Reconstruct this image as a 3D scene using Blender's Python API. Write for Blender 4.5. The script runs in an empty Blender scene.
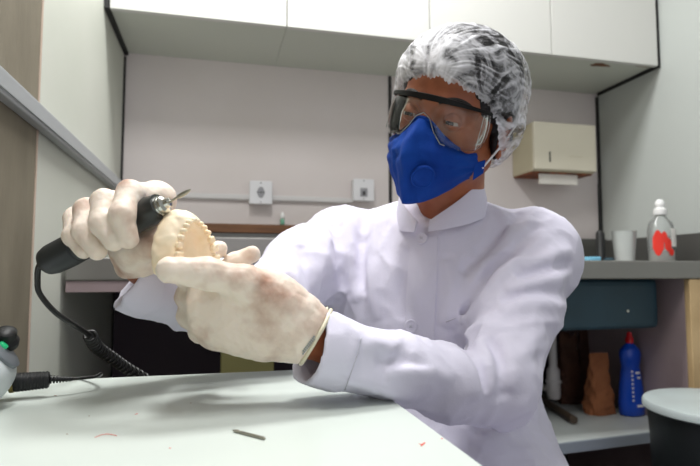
import bpy, bmesh, math, random
import numpy as np
from mathutils import Vector, Matrix
random.seed(3)
sc = bpy.context.scene
COL = sc.collection
PI = math.pi
# ------------------------------------------------------------------ camera
F = 545.0
YAW, PITCH, CAMZ = math.radians(13.6), math.atan(39/545), 0.885
rt = np.array([math.cos(YAW), -math.sin(YAW), 0])
fh = np.array([math.sin(YAW), math.cos(YAW), 0])
fw = fh*math.cos(PITCH) + np.array([0, 0, math.sin(PITCH)])
up = -fh*math.sin(PITCH) + np.array([0, 0, math.cos(PITCH)])
CO = np.array([0, 0, CAMZ])
def ray(px, py): return fw + rt*(px-350)/F - up*(py-233)/F
def P(px, py, d): return CO + d*ray(px, py)            # measured pixel + distance -> place in the room
def WY(px, py, Y): r = ray(px, py); return CO + r*(Y/r[1])
def WZ(px, py, z): r = ray(px, py); return CO + r*((z-CAMZ)/r[2])
def WX(px, py, X): r = ray(px, py); return CO + r*(X/r[0])
def C2W(v): return rt*v[0] + up*v[1] + fw*v[2]
cam = bpy.data.cameras.new('camera'); co = bpy.data.objects.new('camera', cam); COL.objects.link(co)
cam.sensor_width = 36; cam.lens = F/700*36; cam.clip_start = .02
m = Matrix(((rt[0], up[0], -fw[0], 0), (rt[1], up[1], -fw[1], 0), (rt[2], up[2], -fw[2], CAMZ), (0, 0, 0, 1)))
co.matrix_world = m
cam.dof.use_dof = True; cam.dof.focus_distance = .63; cam.dof.aperture_fstop = 6.5
sc.camera = co
# ------------------------------------------------------------------ materials
def mat(name, col, rough=.5, metal=0, bump=0, bscale=200, var=None, vscale=8, sss=0, spec=.5, trans=0, alpha=1, emis=None, estr=0, coat=0, sheen=0, vdetail=4, vpos=(.4, .65), stretch=None):
    M = bpy.data.materials.new(name); M.use_nodes = True
    nt = M.node_tree; b = nt.nodes['Principled BSDF']
    b.inputs['Base Color'].default_value = (*col, 1); b.inputs['Roughness'].default_value = rough
    b.inputs['Metallic'].default_value = metal; b.inputs['Specular IOR Level'].default_value = spec
    b.inputs['Transmission Weight'].default_value = trans; b.inputs['Alpha'].default_value = alpha
    b.inputs['Coat Weight'].default_value = coat; b.inputs['Sheen Weight'].default_value = sheen
    if sss:
        b.inputs['Subsurface Weight'].default_value = sss; b.inputs['Subsurface Radius'].default_value = (.01, .005, .003)
        b.inputs['Subsurface Scale'].default_value = .5
    if emis: b.inputs['Emission Color'].default_value = (*emis, 1); b.inputs['Emission Strength'].default_value = estr
    tc = nt.nodes.new('ShaderNodeTexCoord'); vec = tc.outputs['Object']
    if stretch:
        mp = nt.nodes.new('ShaderNodeMapping'); mp.inputs['Scale'].default_value = stretch
        nt.links.new(vec, mp.inputs['Vector']); vec = mp.outputs['Vector']
    if var:
        n = nt.nodes.new('ShaderNodeTexNoise'); n.inputs['Scale'].default_value = vscale; n.inputs['Detail'].default_value = vdetail
        nt.links.new(vec, n.inputs['Vector'])
        r = nt.nodes.new('ShaderNodeValToRGB'); r.color_ramp.elements[0].position = vpos[0]; r.color_ramp.elements[1].position = vpos[1]
        r.color_ramp.elements[0].color = (*col, 1); r.color_ramp.elements[1].color = (*var, 1)
        nt.links.new(n.outputs['Fac'], r.inputs['Fac']); nt.links.new(r.outputs['Color'], b.inputs['Base Color'])
    if bump:
        n = nt.nodes.new('ShaderNodeTexNoise'); n.inputs['Scale'].default_value = bscale; n.inputs['Detail'].default_value = 3
        nt.links.new(vec, n.inputs['Vector'])
        bp = nt.nodes.new('ShaderNodeBump'); bp.inputs['Strength'].default_value = bump; bp.inputs['Distance'].default_value = .002
        nt.links.new(n.outputs['Fac'], bp.inputs['Height']); nt.links.new(bp.outputs['Normal'], b.inputs['Normal'])
    return M
def c8(r, g, b):
    f = lambda v: (v/255/12.92) if v/255 <= .04045 else ((v/255+.055)/1.055)**2.4
    return (f(r), f(g), f(b))
M = dict(
 wall_back=mat('wall_back', c8(220, 212, 211), .6, bump=.05, bscale=60, var=c8(215, 207, 205), vscale=3),
 wall_left=mat('wall_left', c8(206, 208, 198), .5, bump=.04, bscale=50, var=c8(200, 203, 192), vscale=3),
 wall_right=mat('wall_right', c8(182, 187, 184), .6, bump=.05, bscale=60),
 column=mat('column', c8(128, 120, 103), .8, bump=.4, bscale=90, var=c8(112, 104, 88), vscale=9, stretch=(1, 1, .35)),
 groove=mat('groove', (.012, .012, .012), .7), plaster_edge=mat('plaster_edge', c8(190, 170, 155), .8),
 ceiling=mat('ceiling', c8(225, 225, 222), .8), floor=mat('floor', c8(70, 66, 64), .5, var=c8(60, 57, 55)),
 cab=mat('cab', c8(208, 208, 204), .35, bump=.02), cab_in=mat('cab_in', c8(196, 200, 190), .5),
 brown=mat('brown', c8(120, 70, 30), .6, var=c8(80, 45, 20), vscale=40),
 trunk=mat('trunk', c8(214, 212, 212), .4), rail=mat('rail', c8(165, 168, 170), .4),
 outlet=mat('outlet', c8(226, 226, 230), .35), outlet_in=mat('outlet_in', c8(150, 150, 155), .4), hole=mat('hole', (.02, .02, .02), .6),
 steel=mat('steel', c8(150, 148, 145), .35, .85, bump=.06, bscale=40, stretch=(.2, 3, 3)),
 steel_dark=mat('steel_dark', c8(105, 105, 102), .35, .6),
 chrome=mat('chrome', c8(205, 205, 200), .18, 1), tungsten=mat('tungsten', c8(165, 162, 150), .35, .8),
 wood=mat('wood', c8(112, 74, 44), .5, var=c8(88, 56, 32), vscale=20, stretch=(.3, 3, 3)),
 lilac=mat('lilac', c8(165, 147, 150), .6, var=c8(156, 138, 140)),
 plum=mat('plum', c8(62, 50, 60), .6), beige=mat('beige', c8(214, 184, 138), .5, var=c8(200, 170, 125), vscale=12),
 shelf=mat('shelf', c8(186, 192, 190), .5, var=c8(176, 180, 178)), shelf_edge=mat('shelf_edge', c8(150, 158, 170), .5),
 teal=mat('teal', c8(36, 66, 80), .45, var=c8(32, 60, 72)),
 table=mat('table', c8(203, 211, 205), .32, bump=.02, bscale=30, spec=.4), table_edge=mat('table_edge', c8(190, 190, 180), .5),
 leg=mat('leg', c8(120, 122, 122), .4, .5), red=mat('red', c8(225, 95, 80), .6), dust=mat('dust', c8(150, 120, 100), .8),
 unit=mat('unit', c8(205, 212, 215), .4), unit_panel=mat('unit_panel', c8(110, 116, 122), .4), green=mat('green', c8(30, 150, 95), .3, emis=(.02, .5, .2), estr=.4),
 rubber=mat('rubber', c8(26, 27, 28), .45, bump=.1, bscale=300, spec=.4), rubber_grip=mat('rubber_grip', c8(36, 40, 42), .5), body_black=mat('body_black', c8(42, 45, 44), .35),
 brass=mat('brass', c8(170, 150, 90), .35, .8), cord=mat('cord', c8(18, 18, 18), .4),
 latex=mat('latex', c8(236, 222, 208), .5, var=c8(178, 138, 118), vscale=24, bump=.35, bscale=130, sss=.15, spec=.3, vdetail=10, vpos=(.47, .76)),
 latex_roll=mat('latex_roll', c8(222, 214, 190), .45, sss=.1), print=mat('print', c8(140, 148, 150), .6),
 skin=mat('skin', c8(164, 98, 66), .45, var=c8(146, 82, 54), vscale=30, bump=.12, bscale=350, sss=.12, spec=.4),
 hair=mat('hair', c8(16, 14, 16), .5, bump=.8, bscale=150, var=c8(34, 30, 34), vscale=60, stretch=(1, 1, 5)),
 brow=mat('brow', c8(24, 16, 14), .7), eye=mat('eye', c8(190, 180, 172), .15), iris=mat('iris', c8(34, 20, 14), .1),
 shirt=mat('shirt', c8(16, 17, 24), .8), coat=mat('coat', c8(216, 213, 230), .75, bump=.12, bscale=420, spec=.2, sheen=.1),
 coat_in=mat('coat_in', c8(175, 165, 165), .8), thread=mat('thread', c8(190, 188, 200), .8), button=mat('button', c8(215, 212, 228), .35),
 mask=mat('mask', c8(2, 54, 142), .8, bump=.25, bscale=380, var=c8(6, 64, 154), vscale=20, spec=.25), strap=mat('strap', c8(225, 225, 228), .7),
 frame=mat('frame', c8(10, 10, 11), .5, spec=.25),
 plaster=mat('plaster', c8(252, 234, 206), .6, bump=.15, bscale=120, var=c8(248, 222, 182), vscale=25, sss=.08),
 towel=mat('towel', c8(226, 222, 215), .9, bump=.1), disp=mat('disp', c8(206, 200, 182), .4), disp_side=mat('disp_side', c8(190, 182, 156), .45),
 rust=mat('rust', c8(140, 74, 34), .7, var=c8(80, 40, 18), vscale=50),
 bottle_blue=mat('bottle_blue', c8(18, 74, 190), .3, sss=.1), vial_green=mat('vial_green', c8(110, 165, 140), .4), cap_red=mat('cap_red', c8(214, 24, 34), .35), cap_white=mat('cap_white', c8(240, 240, 240), .35),
 paper_bag=mat('paper_bag', c8(160, 100, 62), .8, var=c8(128, 76, 44), vscale=14, bump=.2), paper_dark=mat('paper_dark', c8(84, 52, 36), .8, var=c8(60, 36, 24), vscale=14, bump=.2),
 pvc=mat('pvc', c8(214, 210, 208), .4), rod=mat('rod', c8(70, 58, 46), .5), sponge=mat('sponge', c8(120, 185, 215), .8, bump=.4),
 bin=mat('bin', c8(26, 30, 32), .45), bin_lid=mat('bin_lid', c8(176, 186, 186), .45, var=c8(168, 176, 176)),
 carton=mat('carton', c8(178, 172, 112), .6), label_red=mat('label_red', c8(225, 50, 36), .5), label_white=mat('label_white', c8(235, 232, 228), .5),
 trousers=mat('trousers', c8(205, 205, 215), .8, bump=.2), shoe=mat('shoe', c8(230, 230, 230), .6), lamp=mat('lamp', (1, 1, 1), .5, emis=(1, .98, .97), estr=1),
)
def glassy(name, col, alpha, rough=.05, ior=1.45):
    Mx = bpy.data.materials.new(name); Mx.use_nodes = True; nt = Mx.node_tree; nt.nodes.clear()
    o = nt.nodes.new('ShaderNodeOutputMaterial'); t = nt.nodes.new('ShaderNodeBsdfTransparent'); g = nt.nodes.new('ShaderNodeBsdfGlossy')
    t.inputs['Color'].default_value = (*col, 1); g.inputs['Roughness'].default_value = rough
    d = nt.nodes.new('ShaderNodeBsdfDiffuse'); d.inputs['Color'].default_value = (.85, .88, .86, 1)
    fr = nt.nodes.new('ShaderNodeFresnel'); fr.inputs['IOR'].default_value = ior
    mx = nt.nodes.new('ShaderNodeMixShader'); m2 = nt.nodes.new('ShaderNodeMixShader')
    m2.inputs[0].default_value = alpha; nt.links.new(t.outputs[0], m2.inputs[1]); nt.links.new(d.outputs[0], m2.inputs[2])
    nt.links.new(fr.outputs[0], mx.inputs[0]); nt.links.new(m2.outputs[0], mx.inputs[1]); nt.links.new(g.outputs[0], mx.inputs[2])
    nt.links.new(mx.outputs[0], o.inputs[0]); return Mx
M['lens'] = glassy('lens', (.985, .99, .985), .02, .04, 1.28)
M['clear'] = glassy('clear', (.9, .92, .92), .25, .1)
M['cup'] = glassy('cup', (.95, .97, .97), .5, .3)
M['lens_edge'] = glassy('lens_edge', (.9, .92, .9), .55, .1)
def cap_material():
    Mx = bpy.data.materials.new('cap_fabric'); Mx.use_nodes = True; nt = Mx.node_tree; b = nt.nodes['Principled BSDF']
    b.inputs['Base Color'].default_value = (*c8(238, 238, 244), 1); b.inputs['Roughness'].default_value = .6; b.inputs['Specular IOR Level'].default_value = .3
    at = nt.nodes.new('ShaderNodeAttribute'); at.attribute_name = 'ply'
    n = nt.nodes.new('ShaderNodeTexNoise'); n.inputs['Scale'].default_value = 90; n.inputs['Detail'].default_value = 5
    tc = nt.nodes.new('ShaderNodeTexCoord'); nt.links.new(tc.outputs['Object'], n.inputs['Vector'])
    a = nt.nodes.new('ShaderNodeMath'); a.operation = 'MULTIPLY_ADD'; a.inputs[1].default_value = .405; a.inputs[2].default_value = -.42
    nt.links.new(n.outputs['Fac'], a.inputs[0])
    s = nt.nodes.new('ShaderNodeMath'); s.operation = 'ADD'; s.use_clamp = True
    nt.links.new(a.outputs[0], s.inputs[0]); nt.links.new(at.outputs['Fac'], s.inputs[1]); nt.links.new(s.outputs[0], b.inputs['Alpha'])
    return Mx
M['cap'] = cap_material()
def _cap2():
    nt = M['cap'].node_tree; n = nt.nodes.new('ShaderNodeTexNoise'); n.inputs['Scale'].default_value = 26; n.inputs['Detail'].default_value = 7; n.inputs['Distortion'].default_value = 1.6
    tc = nt.nodes['Texture Coordinate']; nt.links.new(tc.outputs['Object'], n.inputs['Vector'])
    w = nt.nodes.new('ShaderNodeMath'); w.operation = 'SUBTRACT'; w.inputs[1].default_value = .5; nt.links.new(n.outputs['Fac'], w.inputs[0])
    ab = nt.nodes.new('ShaderNodeMath'); ab.operation = 'ABSOLUTE'; nt.links.new(w.outputs[0], ab.inputs[0])
    mu = nt.nodes.new('ShaderNodeMath'); mu.operation = 'MULTIPLY_ADD'; mu.inputs[1].default_value = -3.2; mu.inputs[2].default_value = .22; nt.links.new(ab.outputs[0], mu.inputs[0])
    b = nt.nodes['Principled BSDF']; src = b.inputs['Alpha'].links[0].from_socket
    ad = nt.nodes.new('ShaderNodeMath'); ad.operation = 'ADD'; ad.use_clamp = True; nt.links.new(src, ad.inputs[0]); nt.links.new(mu.outputs[0], ad.inputs[1]); nt.links.new(ad.outputs[0], b.inputs['Alpha'])
_cap2()
# ------------------------------------------------------------------ mesh helpers
def link_mesh(name, verts, faces, material, parent=None, smooth=False, loc=None):
    me = bpy.data.meshes.new(name)
    V = np.asarray(verts, float)
    if loc is None and parent is None and len(V): loc = ((V[:, 0].min()+V[:, 0].max())/2, (V[:, 1].min()+V[:, 1].max())/2, V[:, 2].min())
    off = np.array(loc) if (loc is not None) else np.zeros(3)
    if parent is not None: off = np.array(world_loc(parent))
    me.from_pydata((V-off).tolist(), [], [list(map(int, f)) for f in faces]); me.update()
    o = bpy.data.objects.new(name, me); COL.objects.link(o)
    mats = material if isinstance(material, list) else [material]
    for k in mats: me.materials.append(M[k])
    if smooth: me.polygons.foreach_set('use_smooth', [True]*len(me.polygons))
    if parent is not None: o.parent = parent
    else: o.location = off
    return o
def world_loc(o):
    l = Vector(o.location)
    while o.parent: o = o.parent; l = l + Vector(o.location)
    return l
class MB:
    def __init__(s): s.v = []; s.f = []; s.mi = []
    def add(s, v, f, mi=0):
        n = len(s.v); s.v += [tuple(map(float, p)) for p in v]; s.f += [[i+n for i in q] for q in f]; s.mi += [mi]*len(f); return s
    def box(s, a, b, bev=0, mi=0, rot=None):
        bm = bmesh.new(); bmesh.ops.create_cube(bm, size=1)
        a = np.array(a, float); b = np.array(b, float); c = (a+b)/2; d = np.abs(b-a)
        for v in bm.verts: v.co = Vector((v.co.x*d[0], v.co.y*d[1], v.co.z*d[2]))
        if bev: bmesh.ops.bevel(bm, geom=bm.edges[:], offset=bev, segments=3, affect='EDGES', profile=.6)
        bm.verts.ensure_lookup_table()
        V = [(Vector(rot @ v.co) if rot is not None else v.co)+Vector(c) for v in bm.verts]
        s.add(V, [[v.index for v in f.verts] for f in bm.faces], mi); bm.free(); return s
    def rings(s, rings, cap=True, mi=0, closed=False):
        n = len(rings[0]); V = [p for r in rings for p in r]; Fc = []
        for i in range(len(rings)-(0 if closed else 1)):
            a = i*n; b = ((i+1) % len(rings))*n
            for j in range(n): k = (j+1) % n; Fc.append([a+j, a+k, b+k, b+j])
        if cap and not closed: Fc.append(list(range(n))[::-1]); Fc.append([(len(rings)-1)*n+j for j in range(n)])
        return s.add(V, Fc, mi)
    def lathe(s, o, prof, axis=(0, 0, 1), n=32, mi=0, sx=1, sy=1, cap=True):
        ax = np.array(axis, float); ax /= np.linalg.norm(ax)
        t = np.array([1, 0, 0]) if abs(ax[0]) < .9 else np.array([0, 1, 0])
        u = np.cross(ax, t); u /= np.linalg.norm(u); w = np.cross(ax, u); o = np.array(o, float)
        if abs(ax[2]) > .999: u = np.array([1., 0, 0]); w = np.array([0, 1., 0])
        R = [[o+ax*h+(u*math.cos(2*PI*j/n)*sx+w*math.sin(2*PI*j/n)*sy)*max(r, 1e-5) for j in range(n)] for r, h in prof]
        return s.rings(R, cap, mi)
    def tube(s, pts, rad, n=12, mi=0, cap=True, closed=False):
        pts = [np.array(p, float) for p in pts]; m_ = len(pts)
        if not hasattr(rad, '__len__'): rad = [rad]*m_
        R = []; prev = None
        for i, p in enumerate(pts):
            a = pts[(i-1) % m_] if (closed or i) else p; b = pts[(i+1) % m_] if (closed or i < m_-1) else p
            t = b-a; t = t/(np.linalg.norm(t)+1e-12)
            if prev is None:
                q = np.array([0, 0, 1.]) if abs(t[2]) < .9 else np.array([1., 0, 0]); u = np.cross(t, q)
            else: u = prev-t*np.dot(prev, t)
            u /= np.linalg.norm(u)+1e-12; prev = u; w = np.cross(t, u)
            R.append([p+rad[i]*(u*math.cos(2*PI*j/n)+w*math.sin(2*PI*j/n)) for j in range(n)])
        return s.rings(R, cap, mi, closed)
    def build(s, name, material, parent=None, smooth=False, loc=None, auto=None):
        o = link_mesh(name, s.v, s.f, material, parent, smooth or bool(auto), loc)
        o.data.polygons.foreach_set('material_index', s.mi)
        if auto: 
            bm = bmesh.new(); bm.from_mesh(o.data)
            for e in bm.edges:
                if len(e.link_faces) == 2 and e.calc_face_angle(0) > math.radians(auto): e.smooth = False
            bm.to_mesh(o.data); bm.free()
        return o
def spline(pts, n=8, closed=False):
    pts = [np.array(p, float) for p in pts]; out = []; m_ = len(pts)
    for i in range(m_ if closed else m_-1):
        g = lambda k: pts[k % m_] if closed else pts[min(max(k, 0), m_-1)]
        a, b, c, d = g(i-1), g(i), g(i+1), g(i+2)
        for t in np.linspace(0, 1, n, endpoint=False):
            out.append(.5*((2*b)+(-a+c)*t+(2*a-5*b+4*c-d)*t*t+(-a+3*b-3*c+d)*t**3))
    if not closed: out.append(pts[-1])
    return out
def tag(o, label=None, cat=None, group=None, kind=None):
    if label: o['label'] = label
    if cat: o['category'] = cat
    if group: o['group'] = group
    if kind: o['kind'] = kind
    return o
def thing(name, label, cat, loc, group=None):
    o = bpy.data.objects.new(name, None); COL.objects.link(o); o.location = loc; o.empty_display_size = .05
    return tag(o, label, cat, group)
def struct(o): o['kind'] = 'structure'; return o
# ------------------------------------------------------------------ implicit surfaces (bodies, cloth, gloves)
class SDF:
    def __init__(s): s.ops = []
    def _add(s, mode, fn, lo, hi, k): s.ops.append((mode, fn, np.array(lo)-k-.03, np.array(hi)+k+.03, k)); return s
    def cone(s, a, b, ra, rb, k=.01, mode='u'):
        a = np.array(a, float); b = np.array(b, float); ba = b-a; L2 = max(ba@ba, 1e-12)
        def fn(X):
            pa = X-a; t = np.clip((pa@ba)/L2, 0, 1)
            return np.linalg.norm(pa-t[..., None]*ba, axis=-1)-(ra+(rb-ra)*t)
        r = max(ra, rb); return s._add(mode, fn, np.minimum(a, b)-r, np.maximum(a, b)+r, k)
    def chain(s, pts, rad, k=.01, mode='u'):
        for i in range(len(pts)-1): s.cone(pts[i], pts[i+1], rad[i], rad[i+1], k, mode)
        return s
    def ell(s, c, r, R=None, k=.01, mode='u'):
        c = np.array(c, float); r = np.array(r, float); R = np.eye(3) if R is None else np.array(R, float)   # columns = axes
        def fn(X):
            q = (X-c)@R; k0 = np.linalg.norm(q/r, axis=-1); k1 = np.linalg.norm(q/(r*r), axis=-1)
            return np.where(k1 < 1e-9, -r.min(), k0*(k0-1)/np.maximum(k1, 1e-9))
        m_ = r.max(); return s._add(mode, fn, c-m_, c+m_, k)
    def plane(s, p, n, k=.002, lo=None, hi=None):   # keep the side the normal points away from
        p = np.array(p, float); n = np.array(n, float); n /= np.linalg.norm(n)
        return s._add('i', lambda X: (X-p)@n, [-9]*3, [9]*3, k)
    def cutball(s, p, n, c, rad):                   # remove what lies beyond plane within a ball
        p = np.array(p, float); n = np.array(n, float); n /= np.linalg.norm(n); c = np.array(c, float)
        return s._add('s', lambda X: np.maximum(-((X-p)@n), np.linalg.norm(X-c, axis=-1)-rad), c-rad, c+rad, .001)
    def disp(s, fn): s.ops.append(('d', fn, np.array([-9]*3), np.array([9]*3), 0)); return s
    @staticmethod
    def comb(mode, d, e, k):
        if mode == 'd': return d+e
        if mode == 's': e = -e
        if mode == 'u': h = np.maximum(k-np.abs(d-e), 0)/max(k, 1e-9); return np.minimum(d, e)-h*h*k*.25
        h = np.maximum(k-np.abs(d-e), 0)/max(k, 1e-9); return np.maximum(d, e)+h*h*k*.25
    def eval(s, X):
        X = np.asarray(X, float); d = np.full(X.shape[:-1], 10.)
        for mode, fn, lo, hi, k in s.ops: d = s.comb(mode, d, fn(X), k)
        return d
    def hit(s, px, py, tmin=.3, tmax=1.4):
        r = ray(px, py); t = tmin
        for _ in range(400):
            d = float(s.eval((CO+r*t)[None])[0])
            if d < 3e-4: break
            t += min(d*.6, .02)
            if t > tmax: break
        return CO+r*t, t
    def normal(s, p, e=1e-3):
        g = np.array([s.eval((p+v)[None])[0]-s.eval((p-v)[None])[0] for v in np.eye(3)*e]); return g/(np.linalg.norm(g)+1e-12)
    def mesh(s, lo, hi, h):
        lo = np.array(lo); n = np.ceil((np.array(hi)-lo)/h).astype(int)+1
        Fd = np.full(n, .05, np.float32)
        ax = [lo[i]+np.arange(n[i])*h for i in range(3)]
        for mode, fn, blo, bhi, k in s.ops:
            a = np.clip(np.floor((blo-lo)/h).astype(int), 0, n); b = np.clip(np.ceil((bhi-lo)/h).astype(int)+1, 0, n)
            if (b <= a).any(): continue
            sl = tuple(slice(a[i], b[i]) for i in range(3)); sub = Fd[sl]
            if mode in 'dis':
                idx = np.argwhere(np.abs(sub) < .03) if mode != 'u' else None
                idx = np.argwhere(sub < .03)
                if not len(idx): continue
                X = np.stack([ax[i][a[i]+idx[:, i]] for i in range(3)], -1)
                sub[tuple(idx.T)] = s.comb(mode, sub[tuple(idx.T)], fn(X), k)
            else:
                X = np.stack(np.meshgrid(*[ax[i][sl[i]] for i in range(3)], indexing='ij'), -1)
                sub[...] = s.comb(mode, sub, fn(X), k)
        return nets(Fd, lo, h)
def nets(Fd, lo, h):
    S = Fd < 0; c = [(i, j, k) for i in (0, 1) for j in (0, 1) for k in (0, 1)]
    nx, ny, nz = np.array(Fd.shape)-1
    cnt = sum(S[i:i+nx, j:j+ny, k:k+nz].astype(np.int8) for i, j, k in c)
    idx = np.argwhere((cnt > 0) & (cnt < 8)); vid = np.full((nx, ny, nz), -1, np.int64); vid[tuple(idx.T)] = np.arange(len(idx))
    val = np.stack([Fd[idx[:, 0]+i, idx[:, 1]+j, idx[:, 2]+k] for i, j, k in c], -1)
    acc = np.zeros((len(idx), 3)); num = np.zeros(len(idx))
    for a in range(8):
        for b in range(a+1, 8):
            ca, cb = np.array(c[a]), np.array(c[b])
            if np.abs(ca-cb).sum() != 1: continue
            va, vb = val[:, a], val[:, b]; mk = (va < 0) != (vb < 0)
            t = np.where(mk, va/np.where(mk, va-vb, 1), 0)
            acc += np.where(mk[:, None], ca+(cb-ca)*t[:, None], 0); num += mk
    V = lo+(idx+acc/num[:, None])*h
    Q = []
    for axn in range(3):
        o1, o2 = [(1, 2), (2, 0), (0, 1)][axn]
        A = S[:-1] if axn == 0 else (S[:, :-1] if axn == 1 else S[:, :, :-1]); B = S[1:] if axn == 0 else (S[:, 1:] if axn == 1 else S[:, :, 1:])
        e = np.argwhere(A != B); ok = (e[:, o1] > 0) & (e[:, o2] > 0) & (e[:, o1] < [nx, ny, nz][o1]) & (e[:, o2] < [nx, ny, nz][o2]); e = e[ok]
        s0 = A[tuple(e.T)]; d1 = np.zeros(3, int); d1[o1] = 1; d2 = np.zeros(3, int); d2[o2] = 1
        q = np.stack([vid[tuple((e-d1-d2).T)], vid[tuple((e-d2).T)], vid[tuple(e.T)], vid[tuple((e-d1).T)]], -1)
        q[~s0] = q[~s0][:, ::-1]; Q.append(q)
    return V, np.concatenate(Q)
def sdf_obj(s, name, lo, hi, h, material, parent=None, extra=None, smooth_it=0):
    V, Q = s.mesh(lo, hi, h)
    if extra:
        for (v2, q2) in extra: Q = np.concatenate([Q, q2+len(V)]); V = np.concatenate([V, v2])
    off = np.array(world_loc(parent)) if parent is not None else np.array([V[:, 0].mean(), V[:, 1].mean(), V[:, 2].min()])
    me = bpy.data.meshes.new(name); me.vertices.add(len(V)); me.vertices.foreach_set('co', (V-off).ravel().astype(np.float32))
    me.loops.add(Q.size); me.loops.foreach_set('vertex_index', Q.ravel().astype(np.int32)); me.polygons.add(len(Q))
    me.polygons.foreach_set('loop_start', (np.arange(len(Q))*4).astype(np.int32))
    me.update(calc_edges=True); me.validate()
    me.polygons.foreach_set('use_smooth', [True]*len(me.polygons))
    for k in (material if isinstance(material, list) else [material]): me.materials.append(M[k])
    o = bpy.data.objects.new(name, me); COL.objects.link(o)
    if parent is not None: o.parent = parent
    else: o.location = off
    if smooth_it:
        md = o.modifiers.new('smooth', 'SMOOTH'); md.iterations = smooth_it; md.factor = .5
    return o
def bbox(pts, pad): p = np.array(pts); return p.min(0)-pad, p.max(0)+pad
def wob(X, f, s):  # smooth pseudo-noise
    x, y, z = X[..., 0]*f, X[..., 1]*f, X[..., 2]*f
    return (np.sin(x*1.3+2.1*np.sin(y*.9+s)+s)+np.sin(y*1.7+1.9*np.sin(z*1.1+s*2)+s*3)+np.sin(z*1.5+1.7*np.sin(x*1.2+s*1.3)))/3
# ================================================================== ROOM
BY = 1.75; LX = WY(121.5, 150, BY)[0]; RX = WY(598.5, 140, BY)[0]
TOPZ = 2.5
struct(MB().box((LX-.1, BY, 0), (RX+.1, BY+.1, TOPZ)).build('wall_back', 'wall_back'))
struct(MB().box((LX-.1, -1.6, 0), (LX, BY, TOPZ)).build('wall_left', 'wall_left'))
struct(MB().box((RX, -1.6, 0), (RX+.1, BY, TOPZ)).build('wall_right', 'wall_right'))
struct(MB().box((LX-.1, -1.6, -.1), (RX+.1, BY+.1, 0)).build('floor', 'floor'))
struct(MB().box((LX-.1, -.8, TOPZ), (RX+.1, BY+.1, TOPZ+.08)).build('ceiling', 'ceiling'))
GY = WX(37, 120, LX)[1]
# left wall: rough column face, plaster lip and dark gap beside the panelled wall
struct(MB().box((LX, -1.5, 0), (LX+.004, GY-.013, TOPZ)).build('trim_1', 'column'))
struct(MB().box((LX, GY-.013, 0), (LX+.006, GY-.008, TOPZ), .002).build('trim_2', 'plaster_edge'))
struct(MB().box((LX, GY-.008, 0), (LX+.0015, GY, TOPZ)).build('trim_3', 'groove'))
struct(MB().box((LX, BY-.006, 0), (LX+.006, BY, 1.545)).build('trim_4', 'groove'))
px = WY(390, 150, BY)[0]
struct(MB().box((px-.005, BY-.004, 0), (px+.005, BY, 1.56)).build('trim_5', 'groove'))
struct(MB().box((RX-.009, BY-.008, .95), (RX, BY, 1.545)).build('trim_6', 'groove'))
# cable rails
t = thing('cable_trunking', 'grey cable rail running along the left wall over the column', 'cable rail', (LX+.012, .9, 1.12))
MB().box((LX+.004, -.6, 1.112), (LX+.020, BY-.002, 1.146), .003).build('base_channel', 'rail', t)
MB().box((LX+.019, -.6, 1.118), (LX+.0225, BY-.002, 1.140), .001).build('cover_strip', 'rail', t)
zt = WY(262, 198, BY)[2]
t = thing('cable_trunking', 'thin pale cable trunking running level across the back wall', 'cable rail', (.3, BY-.006, zt))
MB().box((LX+.024, BY-.012, zt-.010), (WY(352, 190, BY)[0], BY-.0005, zt+.008), .002).build('base_channel', 'trunk', t)
MB().box((LX+.024, BY-.0145, zt-.007), (WY(352, 190, BY)[0], BY-.0115, zt+.005), .001).build('cover_strip', 'trunk', t)
# outlets
def outlet(px, py, label, rocker):
    c = WY(px, py, BY); x, z = c[0], c[2]
    t = thing('power_outlet', label, 'outlet', (x, BY-.02, z-.04), 'surface outlets on the back wall')
    MB().box((x-.034, BY-.032, z-.035), (x+.034, BY-.0005, z+.035), .004).build('back_box', 'outlet', t)
    MB().box((x-.0355, BY-.037, z-.0365), (x+.0355, BY-.031, z+.0365), .003).build('faceplate', 'outlet', t)
    if rocker:
        s = MB().lathe((x, BY-.0365, z), [(.0001, 0), (.017, 0), (.018, .001), (.019, -.0015), (.020, -.0005)][1:3], (0, -1, 0), 24, sx=1, sy=.62).build('socket', 'outlet_in', t, auto=30)
        h = MB()
        for dx in (-.0095, 0, .0095): h.lathe((x+dx, BY-.0374, z), [(.0026, 0), (.0026, .0008)], (0, -1, 0), 10)
        h.build('pin_hole', 'hole', s)
    else:
        s = MB().box((x-.012, BY-.0395, z-.022), (x+.012, BY-.0365, z+.006), .002).build('switch', 'outlet_in', t)
        MB().box((x-.004, BY-.0400, z-.018), (x+.004, BY-.0394, z-.004)).build('slot', 'hole', s)
    for dz in (-.030, .030): MB().lathe((x, BY-.037, z+dz), [(.0025, 0), (.002, .001)], (0, -1, 0), 10).build('screw', 'outlet_in', t)
outlet(260, 194, 'white square wall outlet on the bare stretch of the cable trunking', True)
outlet(361, 191.5, "white wall outlet beside the man's shoulder, at the trunking's right end", False)
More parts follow.
